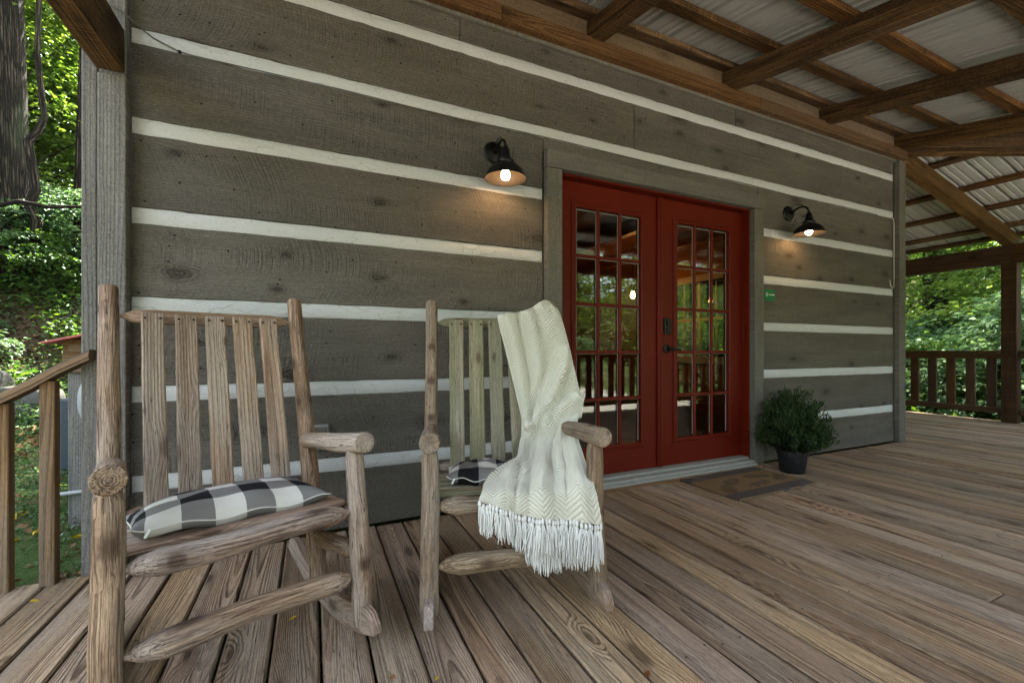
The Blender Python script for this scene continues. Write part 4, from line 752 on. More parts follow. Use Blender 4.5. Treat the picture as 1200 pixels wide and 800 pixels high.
# ------------------------------------------------------------------ wall lamps
def lamp(x, z, label):
    o = empty('wall_lamp', (x, WY, z), label, 'wall lamp', 'black barn lamps beside the red doors')
    rx = Matrix.Rotation(R(90), 3, 'X')
    m = MB(); m.lathe([(0, 0), (.066, 0), (.066, .006), (.060, .010), (.058, .016), (.045, .020), (.018, .026), (.014, .05), (0, .05)], (0, 0, 0), 40, rx); m.build('back_plate', M['black'], o, angle=40)
    sx, sy = .0, -.175
    m = MB(); pts = [(0, -.04, 0)]
    for i in range(13):
        a = math.pi*i/12*.5
        pts.append((0, -.10-.075*math.sin(a), .03-.075*(1-math.cos(a)) if i else .03))
    m.tube([(0, -.03, 0), (0, -.06, .012), (0, -.10, .026), (0, -.135, .022), (0, -.16, .004), (0, -.174, -.025), (0, -.175, -.05)], .0085, 12, True)
    m.tube([(0, -.02, .045), (0, -.06, .058), (0, -.10, .052), (0, -.13, .026)], .003, 8, True)
    m.build('arm', M['black'], o, smooth=True)
    m = MB()
    outer = [(.0, -.038), (.016, -.038), (.018, -.05), (.024, -.056), (.026, -.085), (.036, -.108), (.048, -.116), (.049, -.128), (.046, -.134), (.06, -.142), (.085, -.158), (.102, -.180), (.112, -.205), (.118, -.214), (.1185, -.219)]
    m.lathe(outer, (sx, sy, 0), 48)
    sh = m.build('lamp_shade', M['black'], o, angle=50)
    m = MB(); inner = [(.1175, -.219), (.114, -.2135), (.108, -.204), (.098, -.182), (.081, -.162), (.056, -.147), (.03, -.140), (0, -.14)]
    m.lathe(inner, (sx, sy, 0), 48); m.build('shade_lining', M['shade_in'], sh, smooth=True)
    m = MB(); m.lathe([(0, -.226), (.010, -.2245), (.020, -.218), (.026, -.206), (.026, -.195), (.021, -.178), (.014, -.158), (.013, -.14)], (sx, sy, 0), 24); m.build('bulb', M['bulb'], o, smooth=True)
    return o
lamp(.996, 2.135, 'lit black barn lamp on grey wall left of the red doors')
lamp(3.755, 2.13, 'lit black barn lamp on grey wall right of the red doors')
# indoor pendant seen through the glass
o = empty('pendant_lamp', (4.55, 5.4, 2.4), 'small glowing amber pendant lamp indoors behind the red doors', 'pendant lamp')
m = MB(); m.tube([(0, 0, 0), (0, 0, -.45)], .006, 8); m.build('cord', M['black'], o)
m = MB(); m.lathe([(.0, -.44), (.018, -.445), (.022, -.50), (.022, -.53), (0, -.53)], (0, 0, 0), 24); m.build('socket', M['black'], o, smooth=True)
m = MB(); m.lathe([(0, -.645), (.025, -.635), (.036, -.61), (.03, -.57), (.015, -.53)], (0, 0, 0), 20); m.build('bulb', M['bulb_in'], o, smooth=True)

# ------------------------------------------------------------------ small things on the wall
o = empty('sticker_sign', (3.468, WY-.002, 1.41), 'small green square sticker with white print right of the door casing', 'sticker')
m = MB(); m.box((.035, -.001, 0), (.128, .003, .098), 0, .0008); m.build('sticker_face', M['green'], o)
m = MB(); ring = []
for i in range(17):
    a = 2*math.pi*i/16; ring.append((.004+.012*math.cos(a), -.0035, .004+.014*math.sin(a)))
m.tube(ring, .0022, 6); 
for k, (xx, w_) in enumerate(((.034, .007), (.052, .009), (.064, .007), (.075, .009), (.087, .008), (.098, .007))):
    m.box((xx, -.0032, .004), (w_, .002, .009), 0, .0003)
m.build('white_print', M['white'], o)
o = empty('outlet_box', (.035, WY, .50), 'grey outdoor outlet cover on wall behind the left rocking chair', 'outlet')
m = MB(); m.box((0, -.014, 0), (.085, .03, .13), 2, .008); m.build('cover', M['outlet'], o, angle=35)
m = MB(); m.box((0, -.034, .01), (.06, .014, .085), 2, .006); m.build('lid', M['cable'], o, angle=35)
m = MB(); m.tube([(-.80, 2.365, 2.405), (-.74, 2.38, 2.385), (-.65, 2.432, 2.335), (-.55, 2.428, 2.298)]+[(-.5+.33*i, 2.431+.003*math.sin(i*2.1), 2.296+.004*math.sin(i*1.3)) for i in range(18)], .0028, 7)
tag(m.build('cable', M['cable'], smooth=True), 'thin dark cable tacked along a white stripe across the grey wall', 'cable')
m = MB(); m.box((-.55, 2.428, 2.298), (.014, .012, .012), 0, .003); m.build('cable_clip', M['black'], bpy.data.objects['cable'])
m = MB(); m.tube([(5.36, 2.43, 2.30), (5.40, 2.425, 2.29), (5.415, 2.425, 2.24), (5.415, 2.425, 1.9), (5.415, 2.425, 1.68), (5.40, 2.42, 1.60), (5.37, 2.415, 1.575), (5.33, 2.415, 1.60), (5.325, 2.42, 1.66)], .0045, 8)
tag(m.build('hook_cable', M['whitecable'], smooth=True), 'pale cable hanging in a hooked loop beside the right corner board', 'cable')
# ------------------------------------------------------------------ rocking chairs
def make_chair(loc, yaw, pit, label, ml, ms, seed):
    random.seed(seed)
    o = empty('rocking_chair', loc, label, 'rocking chair', 'log rocking chairs on the porch', (-R(pit), 0, R(yaw)))
    L, SM = M[ml], M[ms]
    Wd = .297; pb = lambda z: .4315+(z-.3)*.1594
    def lg(name, *a, **k):
        m = MB(); m.log(*a, **k); return m.build(name, L, o, angle=42)
    for s in (-1, 1):
        x = s*Wd
        lg('front_leg', (x, 0, .058), (x, 0, .622), .0325, .030, dome=.045, rings=20)
        lg('back_post', (x, pb(.075), .075), (x+.003*s, pb(1.245), 1.245), .034, .0275, dome=.014, rings=26, wob=.005)
        lg('armrest', (x+s*.002, .505, .632), (x-s*.002, -.092, .643), .031, .0345, taper0=.03, tip=.7, rings=14)
        lg('side_rail', (x, .02, .41), (x, .42, .405), .029, .029, taper0=.05, taper1=.05)
        lg('side_stretcher', (x, .02, .285), (x, .40, .27), .028, .03, taper0=.06, taper1=.06)
        # rocker: a curved plank slotted through both legs
        n = 26; V = []; F = []; G = []; th = .0155
        for i in range(n+1):
            b = -.105+.84*i/n; zb = .03+(b-.2)**2/2.2
            e = min((i+.15)/3.0, (n-i)/3.0, 1.0); hh = .085*math.sqrt(max(.05, 1-(1-e)**2)); zm = zb+hh/2
            for dx, dz in ((-th, -.5), (th, -.5), (th, .5), (-th, .5)):
                V.append((x+dx*(1 if abs(dx) else 1), b, zm+dz*hh)); G.append((b+seed, dz*hh, dx))
        for i in range(n):
            for j in range(4): F.append((i*4+j, i*4+(j+1) % 4, (i+1)*4+(j+1) % 4, (i+1)*4+j))
        F += [(3, 2, 1, 0), tuple(n*4+j for j in range(4))]
        m = MB(); m._add(V, F, G, random.random()); ob = m.build('rocker', M['slat'], o, angle=35)
        bv = ob.modifiers.new('bevel', 'BEVEL'); bv.width = .004; bv.segments = 2; bv.limit_method = 'ANGLE'
    lg('front_seat_rail', (-Wd+.022, 0, .421), (Wd-.022, 0, .421), .033, .031, taper0=.07, taper1=.07, tip=.35, rings=16, wob=.006)
    lg('front_stretcher', (-Wd+.022, 0, .224), (Wd-.022, 0, .224), .034, .032, taper0=.08, taper1=.06, tip=.3, rings=16, wob=.006)
    lg('back_rail', (-Wd+.02, pb(.47)+.012, .47), (Wd-.02, pb(.47)+.012, .47), .024, .024, taper0=.05, taper1=.05)
    lg('back_stretcher', (-Wd+.02, pb(.40), .40), (Wd-.02, pb(.40), .40), .028, .028, taper0=.06, taper1=.06)
    m = MB(); m.log((-Wd+.022, pb(1.135)+.002, 1.136), (Wd-.022, pb(1.135)+.002, 1.136), .0235, .0235, taper0=.075, taper1=.075, tip=.25, rings=14, seg=20, wob=.002)
    def flat(d, lim): return math.copysign(min(abs(d)*1.25, lim), d)
    cb = pb(1.135)+.002; m.V = [(x, cb+flat(y-cb, .0145), 1.136+flat(z-1.136, .0235)*1.02) for x, y, z in m.V]
    m.build('top_rail', SM, o, angle=30)
    lean = math.atan(.1594)
    for k, s in enumerate((-.184, -.092, 0, .092, .184)):
        m = MB(); c = Vector((s, pb(.79)-.034, .79)); mt = Matrix.Rotation(-lean, 3, 'X')
        ww = .065+random.uniform(-.003, .003)
        tl = mt @ Matrix.Rotation(random.uniform(-.008, .008), 3, 'Y')
        m.box(c, (ww, .02, .715+random.uniform(-.008, .008)), 2, .004, tl, n=10, jit=.0012)
        for dx in (-ww*.33, ww*.33):
            p = c+tl @ Vector((dx, -.0105, .337)); m.lathe([(0, .0012), (.0035, .0012), (.0042, 0), (.0045, -.001)], p, 10, tl @ Matrix.Rotation(R(90), 3, 'X'), mat=1)
            m.lathe([(.0046, .0006), (.0075, .0008), (.008, -.001)], p, 12, tl @ Matrix.Rotation(R(90), 3, 'X'), mat=0)
        m.build('back_slat', [SM, M['black']], o, angle=35)
    for b in (.075, .15, .225, .30, .375):
        m = MB(); m.box((0, b, .447-.004*abs(b-.22)), (.56, .062, .018), 0, .004, n=6, jit=.001); m.build('seat_slat', SM, o, angle=35)
    return o
make_chair((-.1356, 1.356, .003), 17.91, 7.04, 'brown log rocking chair at the far left holding a fully visible check cushion', 'log', 'slat', 3)
make_chair((.6383, 1.3502, -.008), -15.05, 4.955, 'log rocking chair with greenish slats draped in a cream knit throw', 'log2', 'slat2', 11)

def cushion(loc, yaw, pit, label, cx, cy, hx, hy, T, z0, rot, ph):
    n, k = 56, 40
    o = empty('cushion', loc, label, 'cushion', 'buffalo check cushions', (-R(pit), 0, R(yaw)))
    V = []; G = []; F = []
    rs = np.random.default_rng(5+int(ph*10))
    wr = [(rs.uniform(2, 7), rs.uniform(2, 7), rs.uniform(0, 6), rs.uniform(.3, 1)) for _ in range(7)]
    for side in (1, -1):
        for j in range(k+1):
            for i in range(n+1):
                x = -1+2*i/n; y = -1+2*j/k
                ex, ey = 1-abs(x)**2.6, 1-abs(y)**2.2
                t = T*max(0, ex*ey)**.46
                px = x*hx*(1-.05*(1-y*y)); py = y*hy*(1-.07*(1-x*x))
                w = sum(a*math.sin(p*x*2+q*y*2+r_) for p, q, r_, a in wr)*.0016*min(1, ex*ey*3)
                pk = .006*math.sin(9*x+ph)*(1-ey)*min(1, ex*4)
                z = z0+.02+(t if side > 0 else -min(t, .02)*.95)+(w if side > 0 else 0)+pk
                z += .018*x*y*(.5) + .012*(abs(x)**3*abs(y)**3)
                X = cx+px*math.cos(rot)-py*math.sin(rot); Y = cy+px*math.sin(rot)+py*math.cos(rot)
                V.append((X, Y, z)); G.append((x*hx*1.08+ph, y*hy*1.08+t*.55*(1 if y < 0 else -1)*0+ph*.6, 0))
    q = (n+1)*(k+1)
    for s_ in (0, 1):
        for j in range(k):
            for i in range(n):
                a = s_*q+j*(n+1)+i; f = (a, a+1, a+n+2, a+n+1); F.append(f if s_ == 0 else f[::-1])
    m = MB(); m._add(V, F, G, .5); m.build('cover', M['plaid'], o, smooth=True)
    m = MB(); ring = []
    for i in range(n+1): ring.append(V[i])
    for j in range(1, k+1): ring.append(V[j*(n+1)+n])
    for i in range(n-1, -1, -1): ring.append(V[k*(n+1)+i])
    for j in range(k-1, -1, -1): ring.append(V[j*(n+1)])
    m.tube(ring, .0022, 6); m.build('seam', M['whitecable'], o, smooth=True)
    m = MB(); p = Vector(V[3]); m.box(p+Vector((.01, -.008, -.006)), (.006, .003, .022), 2, .0006, Matrix.Rotation(.5, 3, 'Y')); m.build('care_tag', M['white'], o)
    return o
cushion((-.1356, 1.356, .003), 17.91, 7.04, 'black, grey and cream check cushion on the left rocking chair', -.012, .245, .252, .175, .066, .456, .02, .07)
cushion((.6383, 1.3502, -.008), -15.05, 4.955, 'check cushion half hidden under the cream knit throw', -.10, .25, .13, .15, .050, .456, -.05, .18)

# ------------------------------------------------------------------ knit throw
bl = np.array([int(v) for v in BLANKET.split(',')], float).reshape(52, 25, 3)/1000
def resample(A, n, ax):
    A = np.swapaxes(A, 0, ax); m_ = len(A); t = np.linspace(0, m_-1, n); i = np.clip(t.astype(int), 0, m_-2); x = (t-i).reshape((-1,)+(1,)*(A.ndim-1))
    g = lambda k: A[np.clip(k, 0, m_-1)]
    a, b, c, d = g(i-1), g(i), g(i+1), g(i+2)
    a = np.where((i == 0).reshape(x.shape), 2*b-c, a); d = np.where((i == m_-2).reshape(x.shape), 2*c-b, d)
    r = .5*((2*b)+(-a+c)*x+(2*a-5*b+4*c-d)*x**2+(-a+3*b-3*c+d)*x**3)
    return np.swapaxes(r, 0, ax)
NR_, NC_ = 640, 200
Gd = resample(resample(bl, 400, 0), NC_, 1)
d0 = np.linalg.norm(np.diff(Gd, axis=0), axis=-1).mean(1); a0 = np.concatenate([[0], np.cumsum(d0)])
ti = np.interp(np.linspace(0, a0[-1], NR_), a0, np.arange(400.)); i0 = np.clip(ti.astype(int), 0, 398); f0 = (ti-i0)[:, None, None]
Gd = Gd[i0]*(1-f0)+Gd[i0+1]*f0
dv = np.linalg.norm(np.diff(Gd, axis=0), axis=-1).mean(1); vv = np.concatenate([[0], np.cumsum(dv)])
cu = np.linspace(0, .50, NC_)
nrm = np.cross(np.gradient(Gd, axis=1), np.gradient(Gd, axis=0)); nrm /= np.linalg.norm(nrm, axis=-1, keepdims=True)
if nrm[300, 100, 1] > 0: nrm = -nrm
U2, V2 = np.meshgrid(cu, vv)
tri = lambda x: np.abs((x % 1.0)*2-1)
ph = V2/.0150+2.5*tri(U2/.105)+.15*np.sin(U2*40)+.15*np.sin(V2*17+U2*9)
row = np.sin(np.pi*(ph % 1.0))**1.4
stitch = .5+.5*np.sin(2*np.pi*(U2/.0065+.5*np.floor(ph)))
hgt = row*(.78+.22*stitch)
edge = np.minimum(1, np.minimum(U2, .50-U2)/.012)
Gf = Gd+nrm*(hgt*.0066*np.clip(edge, .35, 1))[..., None]
# front layer and a back layer joined as a closed sheet
Vb = np.concatenate([Gf.reshape(-1, 3), (Gd-nrm*.005).reshape(-1, 3)])
idx = np.arange(NR_*NC_).reshape(NR_, NC_); q = NR_*NC_
Q = np.stack([idx[:-1, :-1], idx[:-1, 1:], idx[1:, 1:], idx[1:, :-1]], -1).reshape(-1, 4)
Q2 = (Q+q)[:, ::-1]
def strip(a): return np.stack([a[:-1], a[1:], a[1:]+q, a[:-1]+q], -1)
QQ = np.concatenate([Q, Q2, strip(idx[0]), strip(idx[-1]), strip(idx[:, 0]), strip(idx[:, -1])])
gco = np.stack([U2, V2, U2*0], -1).reshape(-1, 3)
bo = empty('knit_throw', (.6383, 1.3502, -.008), 'cream chevron knit throw with white fringe draped over the second rocking chair', 'throw blanket', None, (-R(4.955), 0, R(-15.05)))
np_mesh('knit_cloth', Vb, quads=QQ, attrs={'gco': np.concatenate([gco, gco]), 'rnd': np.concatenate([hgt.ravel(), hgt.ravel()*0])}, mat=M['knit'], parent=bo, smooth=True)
m = MB(); random.seed(21)
def tassel(p, L, fwd):
    p = Vector(p)
    kn = [p+Vector((0, 0, .004)), p+Vector((0, -.001, 0)), p+Vector((0, -.002, -.006)), p+Vector((0, -.0015, -.012)), p+Vector((0, 0, -.016))]
    m.tube(kn, [.0025, .005, .0062, .005, .003], 8, True, lump=.15)
    lean = random.gauss(0, .007); L *= random.uniform(.88, 1.1)
    for s_ in range(10):
        l = L*random.uniform(.78, 1.1); dx, dy = random.gauss(0, .0062), random.gauss(0, .0045)-fwd
        w1, w2 = random.uniform(0, 6.28), random.uniform(0, 6.28); am = random.uniform(.001, .0032); sp = random.uniform(-.009, .009)+lean
        pts = []
        for i in range(9):
            t = i/8
            pts.append(p+Vector((dx*min(1, t*3)+sp*t+am*math.sin(w1+t*6)*t, dy*min(1, t*3)+am*math.sin(w2+t*5)*t+.004*t, -.008-l*t)))
        m.tube(pts, [.0015, .0021, .0021, .0021, .0021, .0021, .002, .0019, .0011], 5, True)
hem = Gd[-1]
for i in range(38):
    j = int((i+.5+random.uniform(-.2, .2))/38*NC_); h_ = hem[j]
    tassel(h_+np.array([0, -.003, -.001+random.uniform(-.006, .003)]), .085+.045*(i/37), .003)
for i in range(26):
    t = (i+.5)/26; j = int((.38+.5*t)*NC_); h_ = hem[j]
    tassel(h_+np.array([0, .014, -.04-.01*math.sin(t*5)]), .115, 0)
m.build('fringe', M['fringe'], bo, smooth=True)
# lower edge of the folded-under layer
j0, j1 = int(.36*NC_), int(.9*NC_)
V = []; F = []; G = []
for i in range(30):
    h_ = Vector(hem[int(j0+(j1-j0)*i/29)])
    V += [h_+Vector((0, .012, .03)), h_+Vector((0, .013, -.045-.01*math.sin(i*.17))), h_+Vector((0, .018, -.045-.01*math.sin(i*.17))), h_+Vector((0, .02, .03))]; G += [(i*.01, k*.02, 0) for k in range(4)]
for i in range(29):
    for k in range(4): F.append((i*4+k, (i+1)*4+k, (i+1)*4+(k+1) % 4, i*4+(k+1) % 4))
m = MB(); m._add(V, F, G, .7); m.build('under_fold', M['knit'], bo, smooth=True)

# ------------------------------------------------------------------ door mat and plant
m = MB(); m.box((0, 0, .007), (.80, .47, .014), 0, .003, n=10, jit=.002)
o = m.build('doormat', M['coir'], angle=40); o.location = (2.815, 2.12, .003); o.rotation_euler = (0, 0, R(1.2))
tag(o, 'worn brown coir doormat with dark stripes in front of the red doors', 'doormat')
def leaf_arrays(Cn, Nn, Dn, L, Wd, fold=.25):
    """four-vertex folded leaves: centre-base Cn, normal Nn, direction Dn, length L, width Wd (arrays)"""
    Dn = Dn-Nn*(Dn*Nn).sum(1, keepdims=True); Dn /= np.linalg.norm(Dn, axis=1, keepdims=True)+1e-9
    Sd = np.cross(Nn, Dn); L = L[:, None]; Wd = Wd[:, None]
    b = Cn; tip = Cn+Dn*L-Nn*L*.12; l = Cn+Dn*L*.45+Sd*Wd*.5+Nn*Wd*fold; r = Cn+Dn*L*.45-Sd*Wd*.5+Nn*Wd*fold
    V = np.stack([b, l, tip, r], 1).reshape(-1, 3); n = len(Cn); i = np.arange(n)*4
    T = np.concatenate([np.stack([i, i+2, i+1], 1), np.stack([i, i+3, i+2], 1)])
    return V, T
def unit(a): return a/(np.linalg.norm(a, axis=1, keepdims=True)+1e-9)
o = empty('potted_shrub', (3.39, 2.17, 0), 'small dark evergreen shrub in black plastic pot beside the red doors', 'potted plant')
m = MB(); m.lathe([(0, .004), (.078, .004), (.082, .0), (.086, .004), (.099, .12), (.101, .138), (.108, .14), (.110, .176), (.105, .178), (.102, .165), (.0, .160)], (0, 0, 0), 48); m.build('pot', M['pot'], o, angle=40)
rg = np.random.default_rng(4); Cs = []; Ns = []; Ds = []; Ls = []; Ws = []; Ts = []; m = MB(); random.seed(4)
for k in range(260):
    a = rg.uniform(0, 2*math.pi); el = R(rg.uniform(6, 88)); 
    Lh = rg.uniform(.22, .38)+.12*math.sin(el)**2*rg.uniform(.2, 1.0)+(.06 if k % 7 == 0 else 0)
    p0 = np.array([.04*math.cos(a), .04*math.sin(a), .16]); d = np.array([math.cos(el)*math.cos(a), math.cos(el)*math.sin(a), math.sin(el)*1.0])
    if p0[1]+d[1]*Lh > .24: d[1] *= .24/(p0[1]+d[1]*Lh+1e-6)*.95
    p1 = p0+d*Lh*np.array([.62, .62, .95])+np.array([0, 0, .03])
    if k % 4 == 0: m.tube([p0, (p0+p1)/2+np.array([0, 0, .015]), p1], [.0035, .0025, .0012], 5, True)
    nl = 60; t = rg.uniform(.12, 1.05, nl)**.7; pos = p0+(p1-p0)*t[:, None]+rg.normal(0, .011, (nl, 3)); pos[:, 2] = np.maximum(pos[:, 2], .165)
    Ts.append(t); Cs.append(pos); dd = unit((p1-p0)[None]*.9/Lh+rg.normal(0, .55, (nl, 3))+np.array([0, 0, .45])); Ds.append(dd)
    Ns.append(unit(np.cross(dd, rg.normal(0, 1, (nl, 3))))); Ls.append(rg.uniform(.02, .036, nl)); Ws.append(rg.uniform(.007, .012, nl))
V, T = leaf_arrays(np.concatenate(Cs), np.concatenate(Ns), np.concatenate(Ds), np.concatenate(Ls), np.concatenate(Ws))
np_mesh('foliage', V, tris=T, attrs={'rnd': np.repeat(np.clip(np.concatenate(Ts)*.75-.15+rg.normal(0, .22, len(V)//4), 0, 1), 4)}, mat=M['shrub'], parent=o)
m.build('stems', M['bark'], o)
# ------------------------------------------------------------------ stray leaves on the deck
lv = None; rg = np.random.default_rng(12)
def stray(name, x, y, s, mat, label, grp=None, rot=0, z=.003):
    n = 8; V = []; F = []
    out = [(0, 0), (.25, .22), (.5, .27), (.75, .18), (1, 0), (.75, -.18), (.5, -.25), (.25, -.2)]
    mid = [(0, 0, 0), (.33, 0, -.0), (.66, 0, .02), (1, 0, .08)]
    V = [(a*s, b*s, .12*abs(b)*s*2+.1*s*a*a) for a, b in out]+[(.33*s, 0, 0.004*s), (.66*s, 0, .03*s)]
    F = [(0, 8, 1), (1, 8, 9, 2), (2, 9, 3), (3, 9, 4), (4, 9, 5), (5, 9, 6), (6, 9, 8, 7), (7, 8, 0)]
    m = MB(); m._add(V, F, [(0, 0, 0)]*len(V), random.random())
    m.tube([(-.25*s, 0, .0), (0, 0, .002), (.5*s, 0, .02*s)], .0007, 5)
    ob = m.build(name, M[mat], smooth=True); ob.location = (x, y, z); ob.rotation_euler = (0, 0, rot)
    tag(ob, label, 'fallen leaf', grp)
stray('fallen_leaf', -.935, 2.22, .035, 'yellow', 'pale yellow fallen leaf on deck boards at the stair balusters', None, 2.6)
stray('fallen_leaf', -.075, 1.70, .03, 'yellow', 'amber fallen leaf under the left rocking chair', None, .6)
stray('fallen_leaf', .205, 1.27, .022, 'rust', 'small orange leaf scrap on deck between the two rocking chairs', None, 1.2)
stray('fallen_leaf', .33, 1.23, .022, 'yellow', 'small tan leaf scrap on deck below the second chair', None, 4)
stray('fallen_leaf', .87, .98, .028, 'rust', 'dark red leaf scrap on deck in front of the throw', None, .4)
stray('fallen_leaf', 3.42, 1.2, .035, 'rust', 'small rust leaf on open deck right of the doormat', None, 5)
stray('fallen_leaf', 4.3, 1.5, .03, 'rust', 'brown leaf scrap far out on the right of the deck', None, 2)
stray('fallen_leaf', 2.05, 1.62, .025, 'rust', 'brown leaf scrap on deck just left of the doormat', None, 3)
# ------------------------------------------------------------------ ground
def sstep(a, b, x):
    t = np.clip((x-a)/(b-a), 0, 1); return t*t*(3-2*t)
def gz(x, y):
    x = np.asarray(x, float); y = np.asarray(y, float)
    left = sstep(2.0, -1.0, x)
    base = -.42+.30*left*sstep(1.5, 2.8, y)
    hill = left*(3.6*sstep(6.9, 14.2, y)+.24*np.maximum(0, y-14.2))
    right = sstep(9, 11, x)*(-.25-.05*np.clip(x-11, 0, 14))+.3*np.maximum(0, x-24)
    back = (1-left)*sstep(10, 20, y)*2.0
    fr = .10*np.maximum(0, -y-12)
    n = .06*np.sin(x*1.3+y*.7)*np.sin(y*1.1-x*.4)+.035*np.sin(x*3.1+1)*np.sin(y*2.7)+.02*np.sin(x*6.3)*np.sin(y*7.1+x)
    far = sstep(5.5, 8, y)+sstep(9, 11, x)
    return base+hill+right+back+fr+n*np.clip(.3+far, 0, 1.5)
xs = np.concatenate([np.arange(-60, -10, 2.5), np.arange(-10, 0, .2), np.arange(0, 12, .8), np.arange(12, 61, 2.0)])
ys = np.concatenate([np.arange(-60, 2, 2.0), np.arange(2, 15, .2), np.arange(15, 61, 2.0)])
X, Y = np.meshgrid(xs, ys); Z = gz(X, Y)
ins = (X > -.7) & (X < 5.4) & (Y > 2.6) & (Y < 8.5); Z[ins] = -.45
ix = np.arange(X.size).reshape(X.shape)
Q = np.stack([ix[:-1, :-1], ix[:-1, 1:], ix[1:, 1:], ix[1:, :-1]], -1).reshape(-1, 4)
tag(np_mesh('ground', np.stack([X, Y, Z], -1).reshape(-1, 3), quads=Q, mat=M['ground'], smooth=True), kind='structure')
m = MB(); V = []; F = []
for i in range(41):
    x = -25+1.4*i
    for y in (-9.2+.5*math.sin(i*.5), -2.2+.3*math.sin(i*.7)): V.append((x, y, float(gz(x, y))+.03))
for i in range(40): F.append((2*i, 2*i+2, 2*i+3, 2*i+1))
m._add(V, F, [(0, 0, 0)]*len(V), .5); tag(m.build('bounce_gravel', M['gravel']), kind='structure')  # unseen gravel strip, added to bounce sunlight up into the porch

# ground cover and litter at the left bank
rg = np.random.default_rng(9)
def scatter(name, n, x0, x1, y0, y1, s0, s1, mat, tilt, lift, dens=None, wr=.6):
    x = rg.uniform(x0, x1, n); y = rg.uniform(y0, y1, n)
    keep = ~((x > -.95) & (y < 9)) if x1 < 5 else np.ones(n, bool)
    if dens is not None: keep &= dens(x, y) > rg.random(n)
    x, y = x[keep], y[keep]; n = len(x)
    c = np.stack([x, y, gz(x, y)+rg.uniform(.0, 1, n)*lift+.006], 1)
    N = unit(np.array([0, 0, 1.0])+rg.normal(0, tilt, (n, 3))); D = rg.normal(0, 1, (n, 3)); L = rg.uniform(s0, s1, n)
    V, T = leaf_arrays(c, N, D, L, L*wr)
    return tag(np_mesh(name, V, tris=T, attrs={'rnd': np.repeat(rg.random(n), 4)}, mat=M[mat]), kind='stuff')
pat = lambda x, y: np.clip(.5+.9*np.sin(x*2.3+1.3*np.sin(y*1.7))*np.sin(y*2.1+x), 0, 1)
scatter('ground_cover', 90000, -8, -.8, 2.42, 8.0, .015, .04, 'cover', .55, .05, lambda x, y: np.clip(pat(x, y)*1.3+.15, 0, 1)*sstep(8.2, 6.6, y))
scatter('leaf_litter', 26000, -11, -.6, 5.8, 16, .05, .12, 'litter', .45, .05)
scatter('ground_cover', 60000, -10, -.6, 6.6, 15, .04, .09, 'cover', .5, .30, lambda x, y: np.clip(pat(x*.8, y*.8)*1.1-.1, 0, 1))
scatter('ground_cover', 60000, 8.6, 26, -8, 16, .05, .12, 'leaf', .5, .35)
scatter('low_fern_leaves', 30000, -8, -1.2, 8.4, 13.5, .08, .16, 'leaf', .4, .40, lambda x, y: np.clip(pat(x*1.3+2, y*1.2)*1.6-.45, 0, 1), .4)
scatter('fallen_leaves', 170, -4.5, -.95, 2.5, 7, .05, .085, 'yellow', .25, .03)
scatter('fallen_leaves', 1500, -5, -.95, 2.5, 7.4, .03, .07, 'litter', .3, .03)
# twigs lying on the slope
for i in range(14):
    x, y = rg.uniform(-5.5, -2.2), rg.uniform(6.8, 10.2); a = rg.uniform(-.6, .6)+(0 if i % 3 else 1.4); L = rg.uniform(.4, 1.3); pts = []
    for k in range(6):
        t = k/5-.5; px, py = x+math.cos(a)*L*t+.04*math.sin(k*2.+i), y+math.sin(a)*L*t; pts.append((px, py, float(gz(px, py))+.03+.05*math.sin(k+i)**2))
    m = MB(); m.tube(pts, [.018, .016, .014, .012, .009, .005], 7, True, lump=.1); tag(m.build('fallen_stick', M['bark'], smooth=True), 'brown fallen stick lying on the leafy bank at left', 'stick', 'sticks lying on the bank')

# boulders
def boulder(x, y, sx, sy, sz, label, seed):
    r = np.random.default_rng(seed); import bmesh
    bm = bmesh.new(); bmesh.ops.create_icosphere(bm, subdivisions=4, radius=1)
    pl = [(Vector(unit(r.normal(0, 1, (1, 3)))[0]), r.uniform(.62, .9)) for _ in range(11)]
    for v in bm.verts:
        for n, d in pl:
            e = v.co.dot(n)-d
            if e > 0: v.co -= n*e*.9
        v.co *= 1+.03*math.sin(v.co.x*9+seed)*math.sin(v.co.y*8+v.co.z*7)
        v.co = Vector((v.co.x*sx, v.co.y*sy, v.co.z*sz))
    me = bpy.data.meshes.new('boulder'); bm.to_mesh(me); bm.free(); me.materials.append(M['stone'])
    me.polygons.foreach_set('use_smooth', np.ones(len(me.polygons), bool)); me.set_sharp_from_angle(angle=R(35))
    o = bpy.data.objects.new('boulder', me); C.objects.link(o); o.location = (x, y, float(gz(x, y))+sz*.45); o.rotation_euler = (0, 0, seed)
    tag(o, label, 'boulder')
boulder(-3.5, 8.0, .42, .35, .34, 'mossy grey boulder at the foot of the bank, between the stair balusters', 3)
boulder(-4.0, 8.2, .42, .35, .40, 'second mossy boulder half behind the sloping handrail', 5)
boulder(-2.6, 8.5, .4, .35, .32, 'low grey stone on the bank near the red roofed post', 8)

